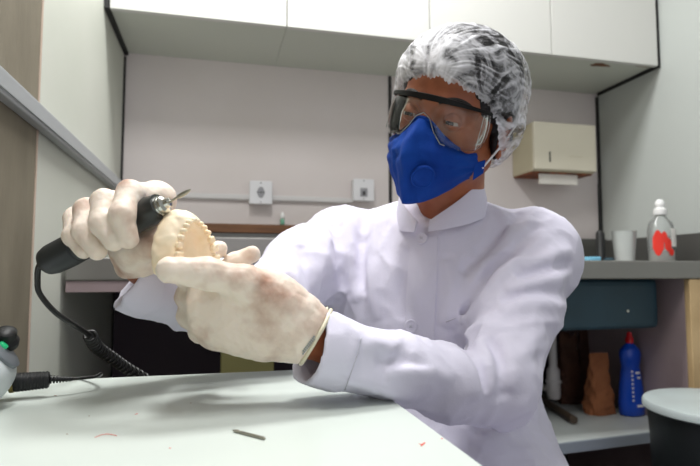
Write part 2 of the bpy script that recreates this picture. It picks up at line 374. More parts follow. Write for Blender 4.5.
# wall cabinets
CY = WX(660, 66, RX-.006)[1]; CZ = WX(660, 66, RX-.006)[2]; CT = 2.25
xs = [LX+.012, WY(287, 22, CY)[0], WY(430, 37, CY)[0], WY(552, 52, CY)[0], RX-.012]
labs = ['white wall cabinet farthest left, beside the dark gap at the left wall', 'white wall cabinet hanging above the right wall outlet',
        'white wall cabinet hanging right above the hair net', 'white wall cabinet at the right end with a brown chip underneath']
for i in range(4):
    a, b = xs[i], xs[i+1]
    t = thing('wall_cabinet', labs[i], 'cabinet', ((a+b)/2, (CY+BY)/2, CZ), 'white cabinets hung in a row under the ceiling')
    MB().box((a+.0005, CY+.018, CZ+.006), (b-.0005, BY-.001, CT)).build('carcass', 'cab_in', t)
    MB().box((a+.0015, CY, CZ), (b-.0015, CY+.0165, CT), .0015).build('door', 'cab', t)
    if i == 3:
        c = WZ(600, 65, CZ+.006)
        v = []; n = 22
        for j in range(n):
            r = 1+.22*math.sin(3*j*2*PI/n+1)+.1*math.sin(7*j*2*PI/n)
            v.append((c[0]+.034*r*math.cos(2*PI*j/n), c[1]+.013*r*math.sin(2*PI*j/n)))
        MB().rings([[(x, y, CZ+.0055) for x, y in v], [(x, y, CZ+.0072) for x, y in v]]).build('chipped_patch', 'brown', t)
        c = WZ(655, 68, CZ+.006)
        MB().box((RX-.075, CY+.02, CZ+.0045), (RX-.02, CY+.030, CZ+.0065)).build('worn_edge', 'brown', t)
# dark gaps around the cabinet row
struct(MB().box((LX+.0005, CY-.004, CZ-.002), (LX+.0115, BY-.001, CT)).build('trim_7', 'groove'))
struct(MB().box((RX-.0065, CY+.003, CZ-.002), (RX-.0005, BY-.009, CT)).build('trim_8', 'groove'))
# paper towel dispenser
dy = 1.607; dx0, dx1, dz0, dz1 = WY(535, 168, dy)[0], WY(596, 150, dy)[0], WY(535, 170, dy)[2], WY(535, 121, dy)[2]
t = thing('paper_towel_dispenser', 'cream metal paper towel dispenser with a rusty lower rim on the back wall', 'dispenser', ((dx0+dx1)/2, BY-.07, dz0))
MB().box((dx0, dy+.012, dz0), (dx1, BY-.0005, dz1-.001), .004).build('body', 'disp_side', t)
fr = MB().box((dx0-.001, dy, dz0+.004), (dx1+.001, dy+.014, dz1), .004).build('front_cover', 'disp', t)
MB().box((dx0+.055, dy-.0015, dz0+.03), (dx0+.060, dy+.001, dz0+.065), .0006).build('key_slot', 'hole', fr)
MB().box((dx0+.13, dy-.0006, dz0+.052), (dx0+.185, dy+.001, dz0+.054)).build('scratch', 'disp_side', fr)
MB().box((dx0+.003, dy+.02, dz0-.005), (dx1-.003, BY-.004, dz0+.001), .001).build('bottom_rim', 'rust', t)
v = []
tw = MB().box((dx0+.035, dy+.03, dz0-.040), (dx0+.185, dy+.036, dz0-.004), .002)
tw.build('paper_towel', 'towel', t)
# ------------------------------------------------------------------ counter along the back wall
FY = 1.14; TZ, BZ = .913, .868
t = thing('counter', 'grey metal worktop with backsplash running along the back wall', 'counter', (.5, 1.45, BZ))
MB().box((LX+.007, FY, BZ), (RX-.001, BY-.03, TZ), .004).build('worktop', 'steel', t)
MB().box((LX+.007, BY-.030, BZ+.01), (RX-.0005, BY-.0085, 1.006), .003).build('backsplash', 'steel_dark', t)
MB().box((RX-.0145, FY+.01, TZ+.0005), (RX-.0005, BY-.031, 1.0), .002).build('side_splash', 'steel_dark', t)
MB().box((LX+.008, FY+.004, .846), (-.06, FY+.03, BZ-.0002), .001).build('fascia', 'lilac', t)
ww = thing('wooden_ledge', 'narrow brown wooden ledge behind the counter under the left outlet', 'ledge', (.3, BY-.02, 1.006))
MB().box((LX+.007, BY-.034, 1.0065), (.60, BY-.0005, 1.034), .002).build('board', 'wood', ww)
# sink trough seen between the hands
t = thing('metal_trough', 'grey metal trough standing on the counter behind the gloved hands', 'trough', (.1, 1.5, TZ))
MB().box((-.02, 1.50, TZ+.0005), (.46, 1.515, .978), .004).build('front_panel', 'steel', t)
MB().box((-.02, 1.5155, TZ+.0005), (-.005, 1.70, .968), .002).build('side_panel', 'steel', t)
MB().box((.445, 1.5155, TZ+.0005), (.46, 1.70, .968), .002).build('side_panel', 'steel', t)
# under counter
def base(name, lab, cat, a, b, m_, bev=.002):
    o = MB().box(a, b, bev).build(name, m_); return tag(o, lab, cat)
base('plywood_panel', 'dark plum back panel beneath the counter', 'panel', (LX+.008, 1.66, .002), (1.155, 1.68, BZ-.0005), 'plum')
base('side_board', 'lilac side board under the counter behind the blue bottle', 'panel', (1.160, FY+.022, .002), (1.178, 1.70, BZ-.0005), 'lilac')
t = thing('base_cabinet', 'beige cabinet front under the counter at the right edge', 'cabinet', (1.25, FY+.01, .002))
MB().box((1.160, FY+.003, .003), (RX-.003, FY+.021, BZ-.001), .002).build('door', 'beige', t)
MB().box((1.20, FY-.004, .72), (1.206, FY+.004, .80), .002).build('handle', 'leg', t)
t = thing('sink_basin', 'dark teal sink basin hanging beneath the counter', 'sink', (.98, 1.35, .70))
zb = WY(600, 330, 1.22)[2]
MB().box((.66, 1.215, zb), (1.135, 1.49, BZ-.001), .018).build('basin', 'teal', t)
c = WY(628, 311, 1.213)
MB().lathe((c[0], 1.2155, c[2]), [(.005, 0), (.004, .003)], (0, -1, 0), 14).build('bolt', 'chrome', t)
s1 = WY(648, 432, 1.17); SZ = s1[2]; s0 = WZ(565, 442, SZ); sl = (s1[1]-s0[1])/(s1[0]-s0[0])
t = thing('shelf', 'pale grey shelf board below the sink', 'shelf', (.9, 1.35, SZ-.02))
xa, xb = .50, 1.1585; ya, yb = s1[1]+sl*(xa-s1[0]), s1[1]+sl*(xb-s1[0])
o = MB(); o.rings([[(xa, ya, z), (xb, yb, z), (xb, 1.655, z), (xa, 1.655, z)] for z in (SZ-.026, SZ)]).build('board', 'shelf', t)
o = MB(); o.rings([[(xa, ya-.0025, z), (xb, yb-.0025, z), (xb, yb-.0002, z), (xa, ya-.0002, z)] for z in (SZ-.026, SZ-.002)]).build('edge_band', 'shelf_edge', t)
MB().box((xa, 1.3, .003), (xa+.018, 1.49, SZ-.027)).build('support', 'plum', t)
c = WY(247, 372, 1.28)
t = thing('cardboard_box', 'olive yellow box under the counter with a small white triangle', 'box', (c[0], 1.33, .5))
x0, x1 = WY(221, 355, 1.28)[0], WY(274, 355, 1.28)[0]
MB().box((x0, 1.28, .42), (x1, 1.42, WY(247, 335, 1.28)[2]+.03), .003).build('carton', 'carton', t)
q = [WY(250, 349, 1.2795), WY(258, 349, 1.2795), WY(254.5, 360, 1.2795)]
MB().rings([q, [p-np.array([0, .0008, 0]) for p in q]]).build('triangle_mark', 'label_white', t)
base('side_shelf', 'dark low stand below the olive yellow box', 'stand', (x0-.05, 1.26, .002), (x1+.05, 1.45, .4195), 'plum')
# ------------------------------------------------------------------ counter and shelf items
def at_counter(px, Y): r = ray(px, 262); return r[0]*Y/r[1]
Yb = 1.33; bx = at_counter(662, Yb); D_ = 1.58
t = thing('spray_bottle', 'clear squeeze bottle with red printed label and white nozzle cap', 'bottle', (bx, Yb, TZ))
MB().lathe((bx, Yb, TZ+.0005), [(.036, 0), (.040, .004), (.041, .05), (.040, .095), (.034, .115), (.016, .132), (.014, .140)], n=36, sy=.75).build('body', 'clear', t, smooth=True)
MB().lathe((bx, Yb, TZ+.003), [(.036, 0), (.0385, .002), (.0385, .03), (.0370, .031)], n=36, sy=.72).build('liquid', 'label_white', t, smooth=True)
lb = MB(); n = 20
for seg, (a0, a1, zz0, zz1) in enumerate([(-160, -115, .018, .092), (-112, -82, .03, .07), (-125, -100, .055, .088), (-95, -70, .018, .04)]):
    R = []
    for j in range(9):
        a = math.radians(a0+(a1-a0)*j/8); w_ = .25+.75*math.sin(PI*(j+.5)/9); zm = (zz0+zz1)/2; hh = (zz1-zz0)/2*w_
        d = np.array([math.cos(a)*.0415, math.sin(a)*.0312, 0]); b_ = np.array([bx, Yb, TZ])
        R.append([b_+d+[0, 0, zm-hh], b_+d*1.015+[0, 0, zm-hh], b_+d*1.015+[0, 0, zm+hh], b_+d+[0, 0, zm+hh]])
    lb.rings(R)
lb.build('red_print', 'label_red', t)
R = []
for j in range(7):
    a = math.radians(-82+44*j/6); d = np.array([math.cos(a)*.0422, math.sin(a)*.0318, 0]); b_ = np.array([bx, Yb, TZ])
    R.append([b_+d+[0, 0, .045], b_+d*1.012+[0, 0, .045], b_+d*1.012+[0, 0, .098], b_+d+[0, 0, .098]])
MB().rings(R).build('white_label', 'label_white', t)
MB().lathe((bx, Yb, TZ+.1385), [(.017, 0), (.018, .002), (.018, .016), (.014, .019), (.010, .022), (.013, .026), (.013, .036), (.008, .044), (.004, .046)], n=24).build('nozzle_cap', 'cap_white', t, auto=40)
Yc = 1.36; cx = at_counter(625, Yc)
t = thing('plastic_cup', 'frosted clear plastic cup standing on the counter left of the spray bottle', 'cup', (cx, Yc, TZ))
MB().lathe((cx, Yc, TZ+.0005), [(.026, 0), (.034, .088), (.0355, .090), (.0335, .0905), (.0325, .088), (.0245, .002)], n=32).build('cup_wall', 'cup', t, auto=50)
Yp = 1.40; cx = at_counter(601, Yp)
t = thing('drain_rod', 'black upright rod with a thick grip on the counter in the corner', 'tool', (cx, Yp, TZ))
MB().lathe((cx, Yp, TZ+.0005), [(.016, 0), (.017, .01), (.013, .016), (.0125, .085), (.009, .092), (.004, .096)], n=20).build('grip', 'rubber', t, auto=40)
MB().lathe((cx, Yp, TZ+.096), [(.0038, 0), (.003, .14)], n=10).build('stem', 'frame', t)
MB().lathe((cx+.004, Yp-.03, TZ+.0005), [(.014, 0), (.015, .008), (.010, .013)], n=20).build('foot', 'teal', t, auto=40)
Ys = 1.33; cx = at_counter(590, Ys)
tag(MB().box((cx-.022, Ys-.03, TZ+.0005), (cx+.014, Ys+.03, TZ+.014), .004).build('sponge', 'sponge', smooth=True), 'light blue cloth lying on the counter beside the black rod', 'cloth')
c = WY(283, 236, BY-.04)
t = thing('vial', 'small white capped vial with a green band on the counter ledge', 'vial', (c[0], BY-.02, 1.034))
MB().lathe((c[0], BY-.019, 1.0345), [(.006, 0), (.007, .002), (.007, .018), (.005, .02)], n=16).build('body', 'vial_green', t, smooth=True)
MB().lathe((c[0], BY-.019, 1.0545), [(.0065, 0), (.0065, .009), (.004, .018), (.0025, .02)], n=16).build('cap', 'cap_white', t, smooth=True)
# blue detergent bottle on shelf
bb = WZ(632, 415, SZ); Yd = bb[1]; bx = bb[0]; s_ = 1.0; print('BOTTLE', bx, Yd, SZ)
t = thing('detergent_bottle', 'blue plastic detergent bottle with a red cap on the lower shelf', 'bottle', (bx, Yd, SZ))
MB().lathe((bx, Yd, SZ+.0005), [(.030, 0), (.036, .005), (.037, .035), (.034, .075), (.029, .115), (.026, .135), (.029, .150), (.031, .165), (.029, .178), (.018, .190), (.011, .195), (.010, .2)], n=36, sy=.7).build('body', 'bottle_blue', t, smooth=True)
MB().lathe((bx, Yd, SZ+.198), [(.0105, 0), (.0105, .012), (.008, .016), (.0065, .028), (.003, .031)], n=20).build('cap', 'cap_red', t, auto=40)
lb = MB()
for k in range(8):
    z = SZ+.045+k*.011; a = math.radians(-112); rr = np.interp(z-SZ, [.035, .075, .115, .135], [.0375, .0345, .0295, .027])
    c = np.array([bx+rr*math.cos(a), Yd+rr*.7*math.sin(a), z]); lb.box(c-[.003, .0008, .0028], c+[.003, .0005, .0028], .0006)
for (da, dz, w_) in ((-78, .118, .007), (-74, .105, .005), (-80, .03, .010)):
    a = math.radians(da); rr = np.interp(dz, [.035, .075, .115, .135], [.0375, .0345, .0295, .027]); c = np.array([bx+rr*math.cos(a), Yd+rr*.7*math.sin(a), SZ+dz])
    lb.box(c-[w_, .0008, .003], c+[w_, .0005, .003], .0006)
lb.build('white_print', 'label_white', t)
def bag(px, Y, w, d, h, m_, label, seed, lean):
    rnd = random.Random(seed); r = ray(px, Y); x, Y = WZ(px, Y, SZ)[:2]; R = []; N = 28
    for k in range(13):
        u = k/12; R_ = []
        for j in range(N):
            a = 2*PI*j/N; cx_, sy_ = math.copysign(abs(math.cos(a))**.5, math.cos(a)), math.copysign(abs(math.sin(a))**.5, math.sin(a))
            f = (1-.35*u)*(1+.10*math.sin(5*a+k*1.7+seed)+rnd.uniform(-.05, .05)*(k > 0)); g = (1-.72*u**1.3); f = f+.05*math.sin(9*u+2*a)
            R_.append((x+w/2*cx_*f+lean*u*u, Y+d/2*sy_*g*f, SZ+.0008+h*u+(.012*math.sin(3*a+seed)*u if k == 12 else 0)))
        R.append(R_)
    o = MB().rings(R).build('paper_bag', m_); tag(o, label, 'bag', 'paper bags on the lower shelf')
bag(599, 413, .080, .06, .155, 'paper_bag', 'crumpled light brown paper bag next to the blue detergent bottle', 4, .004)
bag(570, 402, .080, .06, .20, 'paper_dark', 'dark brown paper bag standing behind the white pipe trap', 9, -.003)
bag(586, 396, .070, .05, .22, 'paper_dark', 'tall dark paper bag at the back of the shelf behind the light brown bag', 2, .01)
bx, Yt = WZ(554, 404, SZ)[:2]
t = thing('pipe_trap', "white plastic drain trap under the sink beside the coat's elbow", 'pipe', (bx, Yt, SZ))
MB().lathe((bx, Yt, SZ+.016), [(.017, 0), (.020, .006), (.020, .045), (.0235, .047), (.0235, .055), (.020, .057), (.019, .085), (.012, .096), (.0115, zb-SZ-.020)], n=28).build('trap_body', 'pvc', t, auto=35)
MB().tube(spline([(bx, Yt+.01, SZ+.04), (bx-.01, Yt+.05, SZ+.045), (bx-.02, Yt+.09, SZ+.08), (bx-.02, Yt+.12, SZ+.2)], 6), .011).build('outlet_pipe', 'pvc', t, smooth=True)
a = WZ(574, 420, SZ+.012); b = WZ(540, 398, SZ+.012)
o = MB().tube([a, b+(b-a)*.3], .0105, 16).build('metal_tube', 'rod', smooth=False); tag(o, 'dark metal tube lying across the front of the shelf', 'tube')
# round bin bottom right
bc = WZ(726, 400, .62); R_ = .155
t = thing('waste_bin', 'round black bin with a pale grey lid at the lower right', 'bin', (bc[0], bc[1], 0))
MB().lathe((bc[0], bc[1], .001), [(.12, 0), (.125, .01), (.143, .55), (.147, .5945)], n=56).build('bin_body', 'bin', t, auto=40)
MB().lathe((bc[0], bc[1], .595), [(R_-.004, 0), (R_, .003), (R_, .014), (R_-.003, .018), (R_-.012, .0195), (.05, .021), (.001, .0215)], n=64).build('lid', 'bin_lid', t, auto=40)
# ------------------------------------------------------------------ table
TXR = (WZ(400, 405, .75)[0]+WZ(483, 466, .75)[0])/2; TYF = WZ(207, 373.5, .75)[1]
t = thing('table', 'white laminate worktable with red pencil marks in the foreground', 'table', (-.05, .25, 0))
MB().box((LX+.012, -.25, .725), (TXR, TYF, .75), .0012).build('tabletop', 'table', t)
for x in (LX+.04, TXR-.03):
    for y in (-.2, TYF-.05): MB().box((x-.018, y-.018, .001), (x+.018, y+.018, .7245), .002).build('leg', 'leg', t)
def mark(pts, w, m_='red'):
    q = spline([WZ(a, b, .7502) for a, b in pts], 6); L = []; Rr = []
    for i, p in enumerate(q):
        d = q[min(i+1, len(q)-1)]-q[max(i-1, 0)]; n_ = np.array([-d[1], d[0], 0]); n_ /= np.linalg.norm(n_)+1e-9; ww_ = w*(.35+.65*math.sin(PI*(i+.6)/(len(q)+.2)))
        L.append(p+n_*ww_); Rr.append(p-n_*ww_)
    Rg = [[L[i], L[i]+[0, 0, .0002], Rr[i]+[0, 0, .0002], Rr[i]] for i in range(len(q))]
    MB().rings(Rg).build('pencil_mark', m_, t)
mark([(95, 437.5), (102, 434.8), (109, 434.2), (117, 436)], .0005)
mark([(135, 414.5), (138, 413.6)], .0006)
mark([(421, 446), (425, 442.5)], .0008); mark([(419, 444), (423, 444.5)], .0006); mark([(441, 438.5), (443, 438.8)], .0008)
mark([(54, 395.5), (57, 396)], .0009, 'dust'); mark([(66, 434), (68, 434.3)], .0004, 'dust'); mark([(169, 448), (171, 448.4)], .0005)
mark([(88, 416), (90, 416)], .0004, 'dust'); mark([(190, 403), (191.5, 403)], .0004, 'dust')
# loose bur on the table
a = WZ(265, 438.5, .7514); b = WZ(232, 430, .7514)
t = thing('drill_bit', 'small steel drill bit lying loose on the white table', 'drill bit', tuple((a+b)/2-[0, 0, .0014]))
d = (b-a)/np.linalg.norm(b-a); L = np.linalg.norm(b-a)
MB().lathe(a, [(.0009, 0), (.0013, .0006), (.0013, L*.72), (.0009, L*.74)], d, 16).build('shank', 'tungsten', t, auto=30)
g = MB(); n = 16; R = []
for i in range(14):
    u = i/13; rr = .0009+.0004*math.sin(PI*min(1, u*1.1))-.0007*max(0, u-.6)/.4
    tt = np.cross(d, [0, 0, 1]); w_ = np.cross(tt, d)
    R.append([a+d*L*(.74+.26*u)+(tt*math.cos(2*PI*j/n)+w_*math.sin(2*PI*j/n))*rr*(1+.15*math.cos(4*2*PI*j/n+u*5)) for j in range(n)])
g.rings(R).build('cutting_tip', 'tungsten', t, smooth=True)
# ------------------------------------------------------------------ control unit
uc = WZ(2, 403, .7505); 
t = thing('control_unit', 'light grey rotary tool control box with black dial at the left edge', 'control unit', (uc[0]-.05, uc[1]+.03, .7505))
ux, uy = uc[0]-.054, uc[1]-.022
s = SDF(); zc = .7505
s.ell((ux, uy, zc+.033), (.066, .085, .0335), k=.01); s.cone((ux-.02, uy+.0, zc+.028), (ux+.03, uy, zc+.030), .026, .0275, .03)
s.ell((ux+.005, uy+.015, zc+.048), (.042, .055, .022), k=.02)
s.plane((0, 0, zc+.001), (0, 0, -1), .003)
sdf_obj(s, 'housing', (ux-.1, uy-.1, zc-.01), (ux+.1, uy+.12, zc+.09), .0025, 'unit', t)
def on_unit(px, py): p, d = s.hit(px, py, .3, 1.2); return p, d
pk, dk = on_unit(5, 352); nk = s.normal(pk)
MB().lathe(pk-nk*.003, [(.019, 0), (.019, .0035), (.017, .0045)], nk, 28, sx=1, sy=1).build('control_panel', 'unit_panel', t, auto=30)
pg, _ = on_unit(1.5, 347); ng = s.normal(pg)
MB().lathe(pg+ng*.001, [(.0045, 0), (.0045, .003), (.003, .004)], ng, 16).build('green_button', 'green', t, smooth=True)
kp = P(6, 338, dk+.012)
axk = C2W((.35, .75, -.35)); kn = MB()
kn.lathe(kp-axk*.011, [(.0105, 0), (.0125, .002), (.0125, .008), (.0095, .011), (.009, .019), (.006, .021)], axk, 28).build('dial', 'rubber', t, auto=40)
# plug into the unit
t = thing('power_plug', 'black round plug with ribbed strain relief plugged into the control box', 'plug', tuple(WZ(30, 392, .7505)))
pd = .585; A = P(10, 383, pd-.005); B = P(50, 379.5, pd+.008); dd = (B-A); Lp = np.linalg.norm(dd); dd /= Lp
MB().lathe(A, [(.0105, 0), (.0105, .004)], dd, 28).build('metal_ring', 'brass', t, auto=30)
pr = [(.0095, .004), (.0100, .006)]
for k in range(9):
    u = .008+k*.0032; r_ = .0100-.0001*k; pr += [(r_, u), (r_, u+.0018), (r_-.0008, u+.0019), (r_-.0008, u+.0030)]
pr += [(.0085, Lp*.93), (.0055, Lp)]
MB().lathe(A, pr, dd, 32).build('plug_body', 'rubber', t, auto=30)
C_ = P(72, 379, pd+.02); d2 = C_-B; L2 = np.linalg.norm(d2); d2 /= L2; pr = []
for k in range(7): pr += [(.0045-.0003*k, L2*k/7), (.0045-.0003*k, L2*(k+.55)/7), (.0022, L2*(k+.56)/7), (.0022, L2*(k+.98)/7)]
MB().lathe(B, pr, d2, 20).build('strain_relief', 'rubber', t, auto=30)
MB().tube(spline([C_, P(85, 377.8, pd+.03), P(95, 376.5, pd+.04), P(101, 373.5, pd+.05), P(98, 376, pd+.07), P(80, 378, pd+.1), P(55, 380, pd+.12)], 6), .0019, 8).build('cable', 'cord', t, smooth=True)
# ------------------------------------------------------------------ handpiece
HA, HB = P(47, 262, .595), P(160, 206.5, .548)
hd = HB-HA; HL = np.linalg.norm(hd); hd /= HL
t = thing('micromotor_handpiece', 'black dental handpiece with a steel bur held in the left glove', 'handpiece', tuple((HA+HB)/2), None)
t['label'] = "black micromotor handpiece gripped in the raised gloved hand"
gl = HL*.40
MB().lathe(HA, [(.006, -.003), (.012, -.0015), (.0150, .002), (.0168, .010), (.0172, gl*.55), (.0165, gl*.72), (.0150, gl*.74), (.0165, gl*.76), (.0160, gl)], hd, 40).build('motor_body', 'rubber_grip', t, auto=35)
MB().lathe(HA, [(.0145, gl), (.0150, gl+.004), (.0150, HL*.93), (.0140, HL*.97), (.0135, HL)], hd, 40).build('grip_sleeve', 'body_black', t, auto=35)
MB().lathe(HB, [(.0110, -.002), (.0105, .002), (.0088, .0024), (.0088, .0036), (.0092, .004), (.0088, .006), (.0055, .008), (.0045, .012), (.0025, .0128)], hd, 32).build('chuck', 'chrome', t, auto=30)
E1 = HB+hd*.012; E2 = P(191, 189.5, .530); bd = E2-E1; BL = np.linalg.norm(bd); bd /= BL
MB().lathe(E1, [(.0012, 0), (.0012, BL*.40), (.0021, BL*.44), (.0024, BL*.60), (.0021, BL*.80), (.0011, BL*.95), (.0003, BL)], bd, 16).build('bur', 'tungsten', t, auto=30)
cp = [HA+hd*.001, HA-hd*.012, P(37.5, 281, .61), P(40, 294, .615), P(55, 312, .63), P(74, 325, .66), P(90, 335, .70)]
MB().tube(spline(cp, 8), .0032, 10).build('cord', 'cord', t, smooth=True)
axp = spline([P(90, 335, .70), P(97, 347, .745), P(112, 358, .79), P(128, 369, .83), P(150, 383, .87), P(175, 410, .90)], 24)
pts = []; N_ = len(axp); turns = 24
prevu = None
for i in range(N_*6):
    u = i/(N_*6-1)*(N_-1); k = min(int(u), N_-2); fr_ = u-k; p = axp[k]*(1-fr_)+axp[k+1]*fr_; tt = axp[k+1]-axp[k]; tt /= np.linalg.norm(tt)
    if prevu is None: prevu = np.cross(tt, [0, 0, 1])
    prevu = prevu-tt*(prevu@tt); prevu /= np.linalg.norm(prevu); w_ = np.cross(tt, prevu); a = 2*PI*turns*i/(N_*6)
    rr = .0068*min(1, i/12); pts.append(p+(prevu*math.cos(a)+w_*math.sin(a))*rr)
MB().tube(pts, .0024, 8).build('coiled_cord', 'cord', t, smooth=True)
# ================================================================== PERSON
HM = np.array([[0.86009849, -0.49465371, 0.12469278], [-0.23232991, -0.16222378, 0.95901317], [-0.45415129, -0.85381564, -0.25445128]])
_r = math.radians(-5); HM = np.array([[math.cos(_r), -math.sin(_r), 0], [math.sin(_r), math.cos(_r), 0], [0, 0, 1]])@HM
HR = np.stack([C2W(HM[:, i]) for i in range(3)], 1)      # columns: person's left, face forward, up
HC = CO+C2W((.1552, .1870, .79))
def H(v): return HC+HR@np.array(v, float)
neck = P(447, 222, .885)
SL, SR = P(537, 248, .845), P(338, 243, .925)
EL, WL = P(495, 387, .665), P(318, 343, .572)
ER, WR = P(268, 303, .74), P(143, 268, .635)
person = thing('person', 'man in white lab coat, hair net, goggles and blue mask holding a dental cast', 'person', (.36, .80, 0))
# ---- head and body
hs = SDF()
def hell(c, r, k=.01, mode='u', rot=None): hs.ell(H(c), r, HR if rot is None else HR@rot, k, mode)
def hcone(a, b, ra, rb, k=.01, mode='u'): hs.cone(H(a), H(b), ra, rb, k, mode)
hell((0, -.012, .022), (.073, .092, .080), .001); hell((0, .028, -.03), (.061, .060, .072), .02)
for s_ in (-1, 1):
    hcone((s_*.052, .0, -.07), (s_*.022, .062, -.108), .018, .017, .02); hcone((s_*.045, .055, -.045), (s_*.04, .06, -.06), .018, .016, .02)
    hcone((s_*.012, .088, -.009), (s_*.046, .070, -.008), .010, .008, .015)
hcone((-.012, .074, -.112), (.012, .074, -.112), .017, .017, .015)
hell((0, .062, .028), (.048, .022, .034), .03)
for s_ in (-1, 1): hell((s_*.031, .095, -.023), (.018, .013, .012), .008, 's')
hcone((0, .086, -.018), (0, .108, -.058), .0075, .0115, .012)
for s_ in (-1, 1):
    hell((s_*.012, .100, -.062), (.008, .010, .008), .006); hell((s_*.031, .0755, -.022), (.0150, .0145, .0135), .003)
hell((0, .093, -.083), (.022, .012, .006), .006); hell((0, .092, -.092), (.018, .012, .007), .006)
for s_ in (-1, 1):
    rot = np.array(Matrix.Rotation(s_*-.25, 3, 'Z'))
    hell((s_*.078, -.006, -.032), (.008, .020, .033), .006, 'u', rot); hell((s_*.086, -.001, -.030), (.006, .011, .020), .004, 's', rot)
hs.cone(H((0, -.022, -.06)), neck+np.array([0, .0, -.02]), .050, .056, .03)
lo, hi = bbox([H((0, 0, 0))], .16); lo[2] = neck[2]-.03
hv = hs.mesh(lo, hi, .0022)
LAT = SL-SR; LAT /= np.linalg.norm(LAT); UPV = np.array([0, 0, 1.]); FRD = np.cross(UPV, LAT); FRD /= np.linalg.norm(FRD)
if FRD@fw > 0: FRD = -FRD
LATh = np.cross(FRD, UPV); LATh *= np.sign(LATh@LAT)
TR = np.stack([LATh, FRD, UPV], 1)
mid = (SL+SR)/2
def T(l, f, z): q = mid+LATh*l+FRD*f; q = q.copy(); q[2] = z; return q
bs = SDF()
bs.cone(neck+[0, 0, -.01], T(0, -.02, .83), .054, .09, .02); bs.ell(T(0, -.02, .76), (.13, .08, .16), TR, .04); bs.ell(T(0, -.01, .55), (.14, .095, .13), TR, .05)
KL, KR = T(.13, .40, .50), T(-.10, .42, .50); AL, AR = T(.15, .40, .09), T(-.12, .40, .09); HPL, HPR = T(.09, .0, .47), T(-.09, .0, .47)
for S_, E_, W_, K_, A_, Hp, sg in ((SL, EL, WL, KL, AL, HPL, 1), (SR, ER, WR, KR, AR, HPR, -1)):
    bs.cone(T(sg*.05, -.02, .90), S_-[0, 0, .015], .05, .045, .03)
    bs.chain([S_-[0, 0, .012], E_, E_*.5+W_*.5], [.034, .030, .022], .02)
    bs.cone(Hp, K_, .075, .05, .04); bs.cone(K_, A_, .048, .034, .02)
VB = bs.mesh(*bbox([T(-.3, -.2, 1.0), T(.3, -.2, .05), T(.3, .6, .05), T(-.3, .6, .05), WR, WL, SR, SL, neck], .08), .005)
wr = SDF()
# ---- gloves (defined first, the hands inside share their skeleton)
def finger(s, pts, r, k=.006): s.chain(pts, r, k)
gL = SDF()
kn = [P(207, 286, .560), P(203, 304, .556), P(205, 321, .560), P(214, 335, .568)]
wl = P(298, 330, .562)
for q, rr in zip(kn, (.0150, .0155, .0150, .0140)): gL.cone(wl, q, .024, rr, .018)
gL.cone(P(265, 287, .553), P(250, 340, .558), .019, .014, .02); gL.cone(P(282, 300, .556), P(270, 340, .560), .022, .016, .02)
gL.cone(P(232, 300, .556), P(228, 332, .558), .017, .014, .02)
gL.chain([P(298, 315, .556), P(245, 283, .535), P(206, 273.5, .524), P(170, 270, .512)], [.024, .0165, .0142, .0128], .009)
fL = [[kn[0], P(186, 276, .585), P(196, 262, .612), P(219, 249, .622)],
      [kn[1], P(188, 297, .592), P(212, 282, .625), P(236, 262, .632), P(252, 254, .632)],
      [kn[2], P(190, 316, .592), P(212, 306, .622), P(236, 296, .622)],
      [kn[3], P(200, 331, .598), P(220, 322, .622), P(240, 314, .615)]]
fr_ = [[.0145, .0128, .0115, .0098], [.0150, .0132, .0118, .0108, .0098], [.0150, .0130, .0118, .0105], [.0135, .0118, .0108, .0098]]
for q, r_ in zip(fL, fr_): gL.chain(q, r_, .006)
cuL = P(311, 334.5, .564)
gL.cone(wl, cuL, .0275, .0275, .012)
gax = C2W((1, -.58, .02)); gax /= np.linalg.norm(gax)
gL.cutball(P(314, 336, .565), gax, P(330, 345, .57), .06)
gL.disp(lambda X: .0006*wob(X, 190, 1.)+.0004*wob(X, 420, 2.))
gR = SDF()
fR = [[P(158, 199, .598), P(130, 193, .555), P(122, 215, .531), P(128, 239, .532)],
      [P(138, 207, .603), P(104, 202, .556), P(102, 224, .538), P(114, 241, .535)],
      [P(120, 217, .612), P(86, 210, .573), P(84, 232, .553), P(97, 250, .550)],
      [P(104, 227, .618), P(75, 218, .590), P(73, 236, .571), P(84, 250, .567)]]
fr2 = [[.0150, .0130, .0118, .0100], [.0150, .0128, .0118, .0103], [.0145, .0122, .0112, .0102], [.0135, .0112, .0102, .0092]]
wrp = P(146, 262, .635)
for q, r_ in zip(fR, fr2): gR.chain(q, r_, .0045); gR.cone(wrp, q[0], .024, r_[0]+.001, .018)
gR.chain([P(132, 252, .612), P(134, 250, .592), P(150, 246, .585), P(165, 234, .588)], [.020, .0165, .0142, .0122], .008)
gR.cone(P(118, 240, .600), P(136, 256, .600), .016, .018, .012)
cuR = P(150, 272, .645)
gR.cone(wrp, cuR, .0275, .028, .012)
gbx = C2W((.15, -1, .35)); gbx /= np.linalg.norm(gbx)
gR.cutball(P(146, 268, .635), gbx, P(150, 278, .64), .05)
gR.disp(lambda X: .0005*wob(X, 190, 4.)+.0003*wob(X, 420, 5.))
